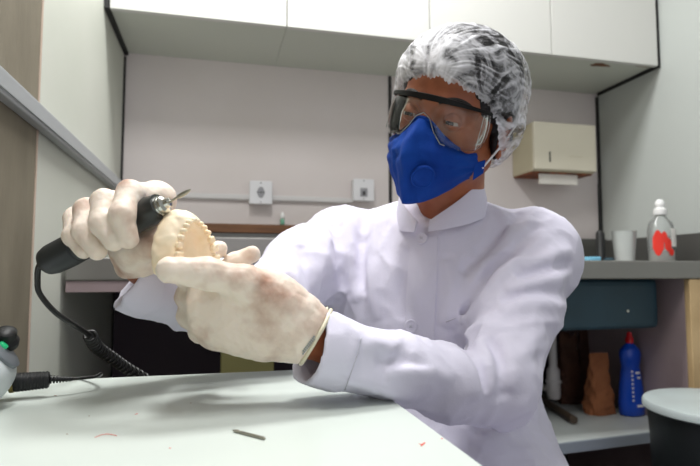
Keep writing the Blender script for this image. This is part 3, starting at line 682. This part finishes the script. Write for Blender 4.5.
# hands of the body, just inside the gloves (the forearm is part of the same skin)
hnd = SDF()
for q, r_ in list(zip(fL, fr_))+list(zip(fR, fr2)): hnd.chain(q, [x-.0028 for x in r_], .005)
for q in kn: hnd.cone(wl, q, .020, .012, .015)
hnd.chain([P(298, 315, .556), P(245, 283, .535), P(206, 273.5, .524), P(170, 270, .512)], [.018, .0135, .0112, .0100], .008)
for q, r_ in zip(fR, fr2): hnd.cone(wrp, q[0], .020, r_[0]-.002, .015)
hnd.chain([P(132, 252, .612), P(134, 250, .592), P(150, 246, .585), P(165, 234, .588)], [.016, .0135, .0112, .0095], .008)
hnd.cone(wl, WL+(EL-WL)*.3, .0235, .027, .01); hnd.chain([wrp, P(165, 283, .66), P(200, 300, .69)], [.0225, .023, .026], .01)
hm1 = hnd.mesh(*bbox([wl, kn[0], kn[3], P(160, 270, .5), P(250, 250, .65), WL+(EL-WL)*.3], .04), .0025)
hm2 = hnd.mesh(*bbox([wrp, fR[0][2], fR[3][2], fR[3][0], WR+(ER-WR)*.3], .045), .0025)
body = sdf_obj(bs, 'body', *bbox([T(-.3, -.2, 1.0), T(.3, -.2, .05), T(.3, .6, .05), T(-.3, .6, .05), WR, WL, SR, SL, neck], .08), .006, 'skin', person, extra=[hv, hm1, hm2])
o = sdf_obj(gL, 'glove', *bbox([wl, kn[0], kn[3], P(160, 270, .5), P(250, 250, .65), cuL], .045), .0016, 'latex', person)
o['label'] = 'gloved hand nearest the camera cradling the cast'
g_left = o
o = sdf_obj(gR, 'glove', *bbox([wrp, fR[0][2], fR[3][2], fR[3][0], cuR], .05), .0016, 'latex', person)
o['label'] = 'raised gloved hand gripping the handpiece'; g_right = o
# rolled glove cuffs
def cuff(c, ax, r, par, ry=1.0, tilt=None):
    ax = np.array(ax, float); ax /= np.linalg.norm(ax); u = np.cross(ax, [0, 0, 1]); u /= np.linalg.norm(u); w_ = np.cross(u, ax)
    pts = [c+(u*math.cos(2*PI*j/48)+w_*math.sin(2*PI*j/48)*ry)*r*(1+.02*math.sin(5*j*2*PI/48)) for j in range(48)]
    MB().tube(pts, .0022, 8, closed=True).build('rolled_cuff', 'latex_roll', par, smooth=True)
    MB().tube([p-ax*.0045 for p in pts], .0014, 8, closed=True).build('cuff_bead', 'latex_roll', par, smooth=True)
axl = P(328, 340, .575)-P(300, 332, .560)
cuff(P(315.5, 337, .566), gax, .0312, g_left, 1.0)
cuff(P(146, 267, .638), gbx, .0275, g_right, 1.0)
# tiny blue-grey print on the glove cuff
pm = MB()
for k in range(9):
    u = k/8; q, d = gL.hit(303+11*u, 352-14*u); n_ = gL.normal(q)
    for s2 in range(2):
        qq = q+np.array([0, 0, 1])*(.0012-.0024*s2)*1.2+n_*.0004
        pm.box(qq-[.0007, .0006, .0007], qq+[.0007, .0006, .0007])
pm.build('printed_text', 'print', g_left)
# ---- face details
ef = SDF()
for s_ in (-1, 1):
    c = H((s_*.031, .0785, -.0235)); eo = MB()
    N = 20; R = []
    for i in range(1, 12):
        th = PI*i/12; R.append([c+HR@np.array([math.sin(th)*math.cos(2*PI*j/N), math.cos(th), math.sin(th)*math.sin(2*PI*j/N)])*.0122 for j in range(N)])
    e = eo.rings(R).build('eye', 'eye', person, smooth=True)
    g_ = HR@np.array([-.1*s_-.05, .93, -.3]); g_ /= np.linalg.norm(g_)
    MB().lathe(c+g_*.0098, [(.0062, 0), (.0060, .0012), (.0045, .0022), (.001, .0030)], g_, 20).build('iris', 'iris', e, smooth=True)
    # lids as thin curved shells
    lid = MB()
    for (e0, e1) in ((80, -2), (-60, -24)):
        R = []
        for i in range(7):
            el = math.radians(e0+(e1-e0)*i/6)
            R.append([c+HR@(np.array([math.sin(az)*math.cos(el), math.cos(az)*math.cos(el), math.sin(el)-.16*(az**2)*(1 if e0 > 0 else -1)*.4])*rr) for rr in (.0132, .0140) for az in (np.linspace(-1.25, 1.25, 12) if rr < .0135 else np.linspace(1.25, -1.25, 12))])
        lid.rings(R)
    lid.build('eyelid', 'skin', person, smooth=True)
    bw = [(s_*.012, .0985, -.004), (s_*.022, .0965, .001), (s_*.034, .090, .003), (s_*.045, .080, .0), (s_*.052, .069, -.006)]
    MB().tube([H(q) for q in spline(bw, 5)], [.0022+.0016*math.sin(PI*i/20) for i in range(21)], 8).build('eyebrow', 'brow', person, smooth=True)
# hair
hr = SDF(); hr.ell(H((0, -.008, .028)), (.082, .104, .083), HR, .001)
for s_ in (-1, 1): hr.ell(H((s_*.070, -.02, -.02)), (.012, .03, .045), HR, .01)
hr.ell(H((0, -.075, -.03)), (.055, .03, .05), HR, .02)
hr._add('s', lambda X: ((X-HC)@HR[:, 1]*.9+(X-HC)@HR[:, 2]*-.75-.058)*-1*-1*-1, [-9]*3, [9]*3, .004)
hr.disp(lambda X: .0014*wob(X, 260, 3.))
sdf_obj(hr, 'hair', *bbox([HC], .15), .003, 'hair', person)
# ---- hair net
def cap_edge(az):   # height of the elastic for azimuth az (0 = face forward, + person's left)
    a = abs(math.degrees(az)); return float(np.interp(a, [0, 25, 45, 60, 75, 90, 110, 180], [.027, .020, .009, -.010, -.044, -.074, -.086, -.088]))
GA = np.array([-.02, 1.0, .16]); GA /= np.linalg.norm(GA)   # gather on the forehead
NA, NE = 320, 130; rows = []; ply = []
cc = np.array([0, -.004, .022]); rx, ry = .0925, .112
rndm = random.Random(5); ph = [rndm.uniform(0, 6.28) for _ in range(24)]
g1 = np.cross(GA, [0, 0, 1]); g1 /= np.linalg.norm(g1); g2 = np.cross(g1, GA)
def ridge(x, w_): return math.exp(-(math.sin(x)/w_)**2)
for e in range(NE+1):
    u = e/NE; r_ = []
    for a in range(NA):
        az = 2*PI*a/NA-PI; ze = cap_edge(az)-cc[2]; el0 = math.asin(ze/.088) if ze > 0 else -math.asin(min(.97, -ze/.116))
        el = el0+(PI/2-el0)*u; ce = math.cos(el) if el > 0 else math.cos(el)**.30; rz = .088 if el > 0 else .116
        d = np.array([math.sin(az)*math.cos(el), math.cos(az)*math.cos(el), math.sin(el)])
        ang = math.atan2(d@g2, d@g1); dist = math.acos(max(-1, min(1, d@GA))); am = min(1, dist/.6)
        w1 = ang+.10*math.sin(4*dist+ph[0])+.06*math.sin(9*dist+5*ang+ph[1])
        rg = .9*ridge(5.5*w1+ph[2], .22)+.7*ridge(8.3*w1+ph[3]+.6*math.sin(3*dist), .20)+.5*ridge(13*w1+ph[4], .3)
        big = math.sin(3.1*w1+ph[5]+2.2*dist)*math.sin(5.2*dist+2*w1+ph[6])
        fine = math.sin(46*w1+6*dist+ph[7])*max(0, math.sin(5*dist+3*w1+ph[8]))
        ear_ = math.exp(-((abs(az)-1.62)/.30)**2)*math.exp(-((d[2]*.116+.050)/.035)**2)
        rad = 1+.010*(rg-.7)*am+.014*big*(1-math.exp(-u*6))+.003*fine+.02*math.sin(PI*u)
        pin = 1-.07*math.exp(-(u/.04)); ruf = .012*math.sin(az*96+2*math.sin(az*9))*math.exp(-u/.025)
        p = cc+np.array([(rx+.010*ear_)*math.sin(az)*ce, ry*math.cos(az)*ce, rz*math.sin(el)])*rad*pin*(1+ruf)
        r_.append(H((p[0], p[1], p[2]+.0014*math.exp(-u/.03)*math.sin(az*96+1+2*math.sin(az*9))+.002*math.exp(-u/.03)*math.sin(az*23))))
        dens = .44-.16*ear_+.36*rg*(.4+.6*am)+.20*big+.10*fine+.60*math.exp(-(dist/.30)**2)+.55*math.exp(-u/.035)+.22*max(0, -d[0])*(dist < 1.3)
        ply.append(max(.10, min(.96, dens)))
    rows.append(r_)
V = [p for r in rows for p in r]; Fc = []
for e in range(NE):
    for a in range(NA): b_ = (a+1) % NA; Fc.append([e*NA+a, e*NA+b_, (e+1)*NA+b_, (e+1)*NA+a])
net = link_mesh('hair_net', V, Fc, 'cap', person, True)
at = net.data.attributes.new('ply', 'FLOAT', 'POINT'); at.data.foreach_set('value', ply)
# ---- goggles
gg = MB(); top = []; bot = []
def gpt(th, z, o_=0): return H(((.0735+o_)*math.sin(th), .034+(.078+o_)*math.cos(th), z))
N = 60; ths = [math.radians(-72+144*i/N) for i in range(N+1)]
def zb_(th):
    a = abs(math.degrees(th)); base = np.interp(a, [0, 8, 14, 24, 45, 62, 82], [-.020, -.026, -.040, -.054, -.058, -.054, -.040]); return base
goggles_frame = None
ztop = lambda th: .000-.006*(math.degrees(th)/82)**2
R = []
for th in ths:
    a_, b_ = ztop(th), zb_(th); zz = np.linspace(a_, b_, 8)
    R.append([gpt(th, z, .004*math.sin(PI*(k/7))) for k, z in enumerate(zz)]+[gpt(th, z, -.0018+.004*math.sin(PI*(1-k/7))) for k, z in enumerate(zz[::-1])])
gt = bpy.data.objects.new('safety_goggles', None); COL.objects.link(gt); gt.parent = person; gt.location = Vector(HC)-person.location
gg.rings(R).build('lens', 'lens', gt, smooth=True)
MB().tube([gpt(th, zb_(th), -.001) for th in ths[18:43]], .0008, 8).build('lens_rim', 'lens_edge', gt, smooth=True)
fr = MB(); R = []
for th in ths:
    z = ztop(th); h_ = .0030+.0012*math.cos(th*2.2); R.append([gpt(th, z-h_, -.003), gpt(th, z-h_, .0035), gpt(th, z+h_*.8, .0035), gpt(th, z+h_, -.003)])
fr.rings(R).build('brow_bar', 'frame', gt, auto=60)
for s_ in (-1, 1):
    tp = [gpt(s_*math.radians(80), ztop(1.4), .001), H((s_*.079, .02, -.014)), H((s_*.080, -.02, -.020)), H((s_*.078, -.045, -.036))]
    MB().tube(spline(tp, 6), .0028, 8).build('temple_arm', 'frame', gt, smooth=True)
    MB().tube([gpt(s_*math.radians(61), z, .003) for z in np.linspace(-.008, -.052, 8)], .0006, 6).build('side_seam', 'lens_edge', gt, smooth=True)
# ---- mask
half = [[(0, .109, -.024), (0, .128, -.042), (0, .142, -.072), (0, .130, -.102), (0, .106, -.143)],
        [(.012, .103, -.029), (.014, .116, -.047), (.017, .124, -.074), (.017, .114, -.103), (.012, .093, -.140)],
        [(.027, .092, -.042), (.031, .104, -.058), (.033, .110, -.077), (.032, .101, -.103), (.024, .083, -.133)],
        [(.047, .076, -.054), (.051, .082, -.065), (.052, .083, -.080), (.049, .078, -.099), (.042, .064, -.116)],
        [(.064, .050, -.058), (.067, .051, -.066), (.068, .049, -.075), (.064, .045, -.085), (.059, .040, -.094)]]
grid = [[(-x, y, z) for x, y, z in c_] for c_ in half[:0:-1]]+half
colsp = []
for c_ in grid: colsp.append(spline(c_, 6))
nr = len(colsp[0]); G = [spline([colsp[c_][r_] for c_ in range(len(colsp))], 6) for r_ in range(nr)]
V = []; nc = len(G[0])
for layer in (0, -.0022):
    for r_ in range(nr):
        for c_ in range(nc):
            p = np.array(G[r_][c_]); rad = np.array([p[0], p[1]-.0, 0]); rad /= np.linalg.norm(rad); u = r_/(nr-1)
            cr = .0055*math.exp(-((u-.56)/.035)**2)*min(1, abs(c_-nc/2)/nc*5)  # fold between panels
            wv = .0010*math.sin(r_*1.1+c_*.5)+.0008*math.sin(c_*1.3-r_*.7)
            V.append(H(p+rad*(layer-cr*.6+wv)))
Fc = []; q0 = nr*nc
for r_ in range(nr-1):
    for c_ in range(nc-1):
        a = r_*nc+c_; Fc.append([a, a+1, a+nc+1, a+nc]); Fc.append([q0+a, q0+a+nc, q0+a+nc+1, q0+a+1])
for c_ in range(nc-1):
    Fc.append([c_, q0+c_, q0+c_+1, c_+1]); a = (nr-1)*nc+c_; Fc.append([a, a+1, q0+a+1, q0+a])
for r_ in range(nr-1):
    a = r_*nc; Fc.append([a, a+nc, q0+a+nc, q0+a]); a = r_*nc+nc-1; Fc.append([a, q0+a, q0+a+nc, a+nc])
mk = link_mesh('face_mask', V, Fc, 'mask', person, True)
mk.data.update()
# fix winding
bm = bmesh.new(); bm.from_mesh(mk.data); bmesh.ops.recalc_face_normals(bm, faces=bm.faces); bm.to_mesh(mk.data); bm.free()
vc = np.array(G[int(nr*.70)][int(nc*.645)]); vn = np.array([.62, .72, -.30]); vn /= np.linalg.norm(vn)
vv = MB().lathe(H(vc+vn*.0012), [(.0158, 0), (.0165, .003), (.0158, .0050), (.0140, .0056), (.0128, .0048), (.0118, .0054), (.006, .0066), (.001, .0069)], HR@vn, 36)
vv.build('exhale_valve', 'mask', mk, auto=50)
tabp = H((.069, .043, -.082))
o = MB(); tb = [H((.064, .052, -.071)), H((.074, .042, -.064)), H((.075, .039, -.082)), H((.066, .046, -.094))]
o.rings([tb, [p+HR@np.array([.0012, .0012, 0]) for p in tb]]).build('strap_tab', 'mask', mk)
MB().tube(spline([H((.0735, .043, -.076)), H((.078, .022, -.056)), H((.083, .004, -.036)), H((.086, -.02, -.01))], 6), .0016, 8).build('head_strap', 'strap', mk, smooth=True)
nb = [H(np.array(G[1][c_])+[0, .0018, 0]) for c_ in range(nc//2-9, nc//2+10)]
MB().tube(nb, .0016, 6).build('nose_wire', 'mask', mk, smooth=True)
# ---- lab coat
cs = SDF()
nkb = T(.0, -.03, .0); 
cs.ell(T(.0, -.005, .80), (.165, .118, .20), TR, .03)
cs.ell(T(0, .0, .60), (.172, .145, .16), TR, .08)
cs.cone(neck+[0, 0, -.035], T(.0, -.01, .88), .066, .09, .05)
for sg, S_ in ((1, SL), (-1, SR)):
    cs.cone(neck+LATh*.03*sg+[0, 0, -.03], S_+[0, 0, .004]-LATh*.025*sg, .048, .052, .05)
    cs.cone(T(sg*.10, .0, .86), S_-[0, 0, .03], .085, .058, .05)
CC = P(441, 213, .855); fa = FRD*math.cos(.34)-LATh*math.sin(.34)
cs.ell(CC+fa*.050+[0, 0, .012], (.028, .028, .030), TR, .006, 's')
torso_ops = list(cs.ops)
# sleeves
cs.chain([SL-[0, 0, .002], SL*.5+EL*.5+C2W((-.002, 0, 0)), EL], [.059, .053, .050], .03)
cs.chain([EL, P(450, 382, .635), P(400, 368, .603), P(326, 350, .572), P(300, 345, .56)], [.051, .044, .0375, .039, .040], .012)
cs.chain([SR, P(300, 270, .835), ER], [.056, .056, .052], .03)
cs.chain([ER, P(205, 302, .69), P(138, 281, .64), P(125, 276, .63)], [.047, .041, .036, .036], .02)
# skirt of the coat over the lap
cs.cone(T(.04, .02, .50), T(.17, .30, .53), .16, .095, .08); cs.cone(T(-.04, .02, .50), T(-.10, .30, .50), .15, .09, .08)
cs.ell(T(.06, -.03, .44), (.22, .16, .12), TR, .08)
# cuffs cut open
dL = (WL-EL); dL /= np.linalg.norm(dL)
cutp = P(316, 350, .545); cutn = C2W((-1, .36, -.45))
cs.cutball(cutp, cutn, WL, .10)
cs.cone(P(372, 361, .592), P(285, 341, .553), .022, .0345, .004, 's')
dR = (WR-ER); dR /= np.linalg.norm(dR)
cs.cutball(P(134, 280, .625), C2W((-.8, .6, -.35)), WR, .08)
cs.cone(P(185, 296, .675), P(115, 272, .62), .020, .0275, .004, 's')
# big creases
def cframe(A, B):
    d = B-A; L = np.linalg.norm(d); d = d/L; u = np.cross(d, fw); u /= np.linalg.norm(u); return A, d, L, u, np.cross(d, u)
def sleeve_disp(A, B, amp, f, s0, e0, e1):
    A, d, L, u, w_ = cframe(A, B)
    def fn(X):
        q = X-A; t_ = (q@d)/L; r = q-(q@d)[..., None]*d; rn = np.linalg.norm(r, axis=-1); ang = np.arctan2(r@u, r@w_)
        m_ = np.clip(1-((t_-(e0+e1)/2)/((e1-e0)/2))**2, 0, 1)*np.clip((.085-rn)/.02, 0, 1)
        ph_ = t_*f+.9*np.sin(ang+s0)+.5*np.sin(2*ang+s0*2+t_*5)
        w2 = 1-2*np.abs(np.sin(PI*ph_))**.75
        return -amp*m_*w2*(.55+.45*np.sin(ang*1.0+s0*1.7+t_*3))
    return fn
cs.disp(sleeve_disp(SL, EL, .0050, 4.2, .6, .05, 1.10)); cs.disp(sleeve_disp(EL, WL, .0046, 3.4, 2.2, -.15, .75))
cs.disp(sleeve_disp(SR, ER, .0050, 4.0, 1.5, .0, 1.1)); cs.disp(sleeve_disp(ER, WR, .0045, 3.2, 3.0, -.1, .8))
def crumple(X):
    a = wob(X*np.array([1, 1, .35])+.012*wob(X, 30, 4.)[..., None], 38, 1.2); b = wob(X*np.array([1, 1, .6])+.006*wob(X, 60, 1.)[..., None], 80, 2.7)
    return (.0042*np.sqrt(np.abs(a)+.003)-.0018)+.0028*np.sqrt(np.abs(b)+.004)-.0010
cs.disp(crumple)
# individual folds laid on the cloth surface
cs0 = SDF(); cs0.ops = list(cs.ops)
def fold(pts, amp, wd_=.007):
    q = np.array([cs0.hit(x, y)[0] for x, y in spline(pts, 5)])
    lo_, hi_ = q.min(0)-wd_*3, q.max(0)+wd_*3
    def fn(X):
        out = np.zeros(X.shape[:-1]); mk_ = ((X > lo_) & (X < hi_)).all(-1)
        if not mk_.any(): return out
        Y = X[mk_]; best = np.full(len(Y), 9.); bt = np.zeros(len(Y))
        for i in range(len(q)-1):
            a, b = q[i], q[i+1]; ba = b-a; t_ = np.clip(((Y-a)@ba)/max(ba@ba, 1e-9), 0, 1); dd_ = np.linalg.norm(Y-a-t_[:, None]*ba, axis=-1)
            m_ = dd_ < best; best[m_] = dd_[m_]; bt[m_] = (i+t_[m_])/(len(q)-1)
        out[mk_] = -amp*np.exp(-(best/wd_)**2/np.sqrt(1+(best/wd_)**2*1.5))*np.sin(PI*np.clip(bt, 0, 1))**.6
        return out
    cs.disp(fn)
for f_ in ([(352, 212), (350, 245), (352, 275), (356, 302)], [(380, 212), (374, 250), (372, 290), (378, 320)], [(322, 220), (326, 250), (332, 280)], [(280, 250), (292, 272), (300, 295)],
           [(535, 218), (500, 248), (470, 285), (455, 312)], [(550, 235), (515, 262), (485, 295), (468, 322)], [(572, 250), (545, 258), (520, 268)], [(572, 274), (540, 282), (505, 290)], [(566, 308), (535, 303), (500, 312)],
           [(478, 338), (488, 360), (492, 395)], [(500, 335), (512, 360), (512, 392)], [(455, 348), (470, 370), (478, 400)], [(545, 330), (530, 342), (515, 365)],
           [(495, 208), (508, 228), (505, 255)], [(445, 260), (452, 295), (446, 328)],
           [(385, 374), (420, 370), (455, 380)], [(345, 378), (380, 386), (415, 400)], [(470, 445), (500, 442), (530, 430)], [(480, 460), (520, 456), (555, 445)],
           [(362, 350), (372, 343), (384, 345), (392, 356)]):
    fold(f_, .0125, .0062)
for f_ in ([(543, 224), (508, 254), (478, 288), (462, 316)], [(572, 262), (545, 270), (515, 278)], [(570, 294), (535, 292), (500, 300)], [(488, 338), (500, 362), (503, 400)],
           [(300, 245), (308, 272), (316, 304)], [(336, 215), (338, 250), (344, 290)], [(365, 210), (362, 250), (364, 295)], [(270, 258), (285, 280), (296, 300)],
           [(462, 340), (478, 362), (486, 395)], [(375, 362), (400, 360), (430, 368)], [(523, 212), (490, 244), (460, 275)], [(410, 245), (404, 280), (402, 320)], [(470, 432), (505, 430), (530, 418)]):
    fold(f_, -.0125, .0050)
CLO, CHI = bbox([T(-.3, -.2, .45), T(.3, -.2, 1.0), SL, SR, EL, ER, WL, WR, T(.25, .4, .42), T(-.2, .4, .42)], .08); CLO[2] = .40
coat = sdf_obj(cs, 'lab_coat', CLO, CHI, .0034, 'coat', person)
tcs = SDF(); tcs.ops = torso_ops+[o_ for o_ in cs.ops if o_[0] == 'd']
def chit(x, y, S_=None): S_ = S_ or tcs; p, d = S_.hit(x, y); return p, S_.normal(p, .003)
# placket line, buttons, pocket
def seam(pts, off, name, r=.0006, par=None, m_='thread'):
    q = []
    for x, y in pts: p, n_ = chit(x, y); q.append(p+n_*off)
    return MB().tube(q, r, 6).build(name, m_, par or coat, smooth=True)
def strip(pl, pr_, th, name, m_='coat'):
    R = []
    for (a, b) in zip(pl, pr_):
        row = []; 
        for u in np.linspace(0, 1, 7):
            p, n_ = chit(a[0]+(b[0]-a[0])*u, a[1]+(b[1]-a[1])*u); row.append((p, n_))
        R.append([p+n_*th for p, n_ in row]+[p-n_*.002 for p, n_ in row[::-1]])
    return MB().rings(R).build(name, m_, coat, smooth=False, auto=50)
pl = [(409+.0*i, 232+(352-232)*i/22) for i in range(1, 23)]; prr = [(438-4*i/22, 232+(352-232)*i/22) for i in range(1, 23)]
pl = [(411-8*i/22, y) for i, (x, y) in enumerate(pl)]
strip(pl, prr, .0016, 'placket')
for (x, y) in ((422, 239), (411, 326)):
    p, n_ = chit(x, y)
    b_ = MB().lathe(p+n_*.0016, [(.0088, 0), (.0094, .0012), (.0088, .0026), (.0070, .0024), (.0066, .0019), (.0005, .0019)], n_, 28).build('button', 'button', coat, auto=40)
    hl = MB(); u = np.cross(n_, [0, 0, 1]); u /= np.linalg.norm(u); w_ = np.cross(n_, u)
    for s_ in (-1, 1): hl.tube([p+n_*.0034+u*s_*.002-w_*.002, p+n_*.0042, p+n_*.0034-u*s_*.002+w_*.002], .0005, 6)
    hl.build('button_thread', 'thread', b_, smooth=True)
seam([(446, 322), (456, 318), (466, 318)], .0003, 'pocket_seam', .0008)
def cseam(pts, name):
    q = [cs.hit(x, y)[0] for x, y in spline(pts, 6)]; MB().tube([p-fw*.0002 for p in q], .0006, 6).build(name, 'thread', coat, smooth=True)
cseam([(345, 390), (350, 376), (358, 352), (361, 338)], 'cuff_seam')
# collar: standing band with front gap
CC = P(441, 213, .855); fa = FRD*math.cos(.34)-LATh*math.sin(.34)
cu = np.cross(UPV, fa); cu /= np.linalg.norm(cu); cu *= np.sign(cu@LATh)
def collar(a0, a1):
    R = []; n = 44
    for i in range(n+1):
        a = a0+(a1-a0)*i/n; e = min(1, min(i, 999)/5, ) if a0 else 1
        ga = abs(a) ; edge = min(1, (ga-.12)/(1.15 if a > 0 else .75))
        hgt = .004+.036*edge**.85; r0 = .073; 
        rise = .030*(1-math.cos(a))/2*1.6-.012
        b = CC+fa*math.cos(a)*r0*1.0+cu*math.sin(a)*r0*.98+UPV*(rise-.022); tp = CC+fa*math.cos(a)*(r0-.008)+cu*math.sin(a)*(r0-.008)+UPV*(rise-.012+hgt)
        out = fa*math.cos(a)+cu*math.sin(a); ms = (b+tp)/2+out*.0015
        R.append([b, ms, tp, tp-out*.0018, ms-out*.003, b-out*.003])
    return R
ob = MB(); ob.rings(collar(.17, PI)); ob.rings(collar(-.14, -PI)); co_ = ob.build('collar', 'coat', coat, auto=60)
sh = SDF(); sh.ell(CC+fa*.020+[0, 0, -.055], (.032, .032, .016), TR, .01); sdf_obj(sh, 'undershirt', *bbox([CC+fa*.03], .06), .003, 'shirt', person)
# shoes
for A_ in (AL, AR):
    s2 = SDF(); s2.cone(A_-[0, 0, .045], A_+FRD*.15-[0, 0, .06], .042, .030, .03); s2.cone(A_, A_-[0, 0, .04], .042, .044, .02); s2.plane((0, 0, .002), (0, 0, -1), .002)
    sdf_obj(s2, 'shoe', *bbox([A_, A_+FRD*.17-[0, 0, .07]], .07), .005, 'shoe', person)
tr = SDF()
for K_, A_, Hp in ((KL, AL, HPL), (KR, AR, HPR)): tr.cone(Hp, K_, .09, .066, .04); tr.cone(K_, A_+[0, 0, .02], .064, .052, .03)
tr.disp(lambda X: .003*wob(X, 40, 1.))
sdf_obj(tr, 'trousers', *bbox([KL, KR, AL, AR, HPL, HPR], .12), .007, 'trousers', person)
st = T(0, -.02, .0)
t = thing('stool', 'round padded stool beneath the seated man', 'stool', (st[0], st[1], 0))
MB().lathe((st[0], st[1], .30), [(.14, 0), (.17, .01), (.175, .03), (.16, .048), (.001, .052)], n=40).build('seat', 'bin', t, auto=50)
MB().lathe((st[0], st[1], .04), [(.03, 0), (.028, .26)], n=20).build('post', 'leg', t)
for k in range(5):
    a = 2*PI*k/5; MB().tube([(st[0], st[1], .06), (st[0]+.20*math.cos(a), st[1]+.20*math.sin(a), .022)], .018, 10).build('leg', 'leg', t)
# ------------------------------------------------------------------ dental cast
t_ax = C2W((.87, .06, -.48)); t_ax /= np.linalg.norm(t_ax)             # where the teeth point
dn = C2W((.20, -1, .03)); dn = dn-t_ax*(dn@t_ax); dn /= np.linalg.norm(dn)   # front -> back of the arch
wd = np.cross(t_ax, dn); wd *= np.sign(wd@fw)                          # to the far side
apex = P(185, 214.5, .552)
def arch(v): # v in -1..1, 0 = apex
    x = .0235*math.sin(min(abs(v)*1.15, 1)*PI/2)*(1 if v >= 0 else -1)*(1+.10*abs(v)); y = .050*(abs(v)**1.55)
    return x, y
cast = thing('dental_cast', 'cream plaster cast of a toothed jaw pinched between the gloved fingers', 'dental cast', tuple(apex+dn*.05))
ds = SDF(); pts = []
def DP(v, inset, h_):
    x, y = arch(v); x2, y2 = arch(v+.01); x1, y1 = arch(v-.01); tx, ty = x2-x1, y2-y1; l_ = math.hypot(tx, ty); nx_, ny_ = ty/l_, -tx/l_
    if v < 0: pass
    return apex+wd*(x-nx_*-inset*-1)+dn*(y-ny_*-inset*-1+.006)+t_ax*h_
vs = np.linspace(-1, 1, 25)
for i in range(len(vs)-1):
    a, b = vs[i], vs[i+1]
    ds.cone(DP(a, 0, .001), DP(b, 0, .001), .0060, .0060, .004)
    ds.cone(DP(a, 0, -.007), DP(b, 0, -.007), .0085, .0085, .006)
    ds.cone(DP(a, 0, -.012), DP(b, 0, -.012), .0090, .0090, .006)
for u in np.linspace(.12, .95, 8):   # palate floor
    xa, y = arch(u); ds.cone(apex+wd*xa+dn*(y+.006)-t_ax*.011, apex-wd*xa+dn*(y+.006)-t_ax*.011, .0075, .0075, .007)
ds.plane(apex-t_ax*.0175, -t_ax, .002); ds.plane(apex+dn*.0555, dn, .003)
ds.disp(lambda X: .0006*wob(X, 300, 2.))
sdf_obj(ds, 'base', *bbox([apex, apex+dn*.06, apex+wd*.035, apex-wd*.035], .035), .0013, 'plaster', cast)
tz = [-.92, -.76, -.61, -.47, -.345, -.23, -.12, -.035, .035, .12, .23, .345, .47, .61, .76, .92]
sizes = [5.2, 5.4, 4.3, 4.0, 3.8, 3.3, 3.5, 3.6]; sizes = sizes+sizes[::-1]
for i, v in enumerate(tz):
    q = SDF(); r_ = sizes[i]/1000*.92; c = DP(v, 0, .0112)
    if sizes[i] > 4.1:
        tg = DP(v+.03, 0, 0)-DP(v-.03, 0, 0); tg /= np.linalg.norm(tg); nn = np.cross(tg, t_ax)
        for a_ in (-1, 1):
            for b_ in (-1, 1): q.cone(DP(v, 0, .003), c+tg*a_*r_*.42+nn*b_*r_*.42, r_*.7, r_*.48, .002)
    else: q.cone(DP(v, 0, .003), c, r_*.9, r_*.62, .002); q.cone(DP(v, 0, .008)+wd*0, c+t_ax*.0006, r_*.8, r_*.5, .002)
    sdf_obj(q, 'tooth', *bbox([DP(v, 0, .003), c], .009), .0009, 'plaster', cast)
# ================================================================== LIGHT
def lamp(x, y, w, d, power, label):
    t = thing('ceiling_light', label, 'ceiling light', (x, y, TOPZ-.05), None)
    MB().box((x-w/2-.03, y-d/2-.03, TOPZ-.045), (x+w/2+.03, y+d/2+.03, TOPZ-.001), .004).build('housing', 'cab', t)
    MB().box((x-w/2, y-d/2, TOPZ-.052), (x+w/2, y+d/2, TOPZ-.0455), .002).build('diffuser', 'lamp', t)
    L = bpy.data.lights.new('ceiling_lamp', 'AREA'); L.shape = 'RECTANGLE'; L.size = w; L.size_y = d; L.energy = power; L.color = (1, 1, .99)
    o = bpy.data.objects.new('ceiling_lamp', L); COL.objects.link(o); o.location = (x, y, TOPZ-.06)
lamp(.25, 1.02, .62, .30, 19, 'square ceiling light panel above the worktable')
lamp(-.02, .30, .16, .5, 12, 'narrow ceiling light directly over the front of the worktable')
w = bpy.data.worlds.new('world'); sc.world = w; w.use_nodes = True
w.node_tree.nodes['Background'].inputs[0].default_value = (.95, .95, 1, 1); w.node_tree.nodes['Background'].inputs[1].default_value = .7
sc.view_settings.view_transform = 'Standard'; sc.view_settings.look = 'None'; sc.view_settings.gamma = 1; sc.view_settings.exposure = .42
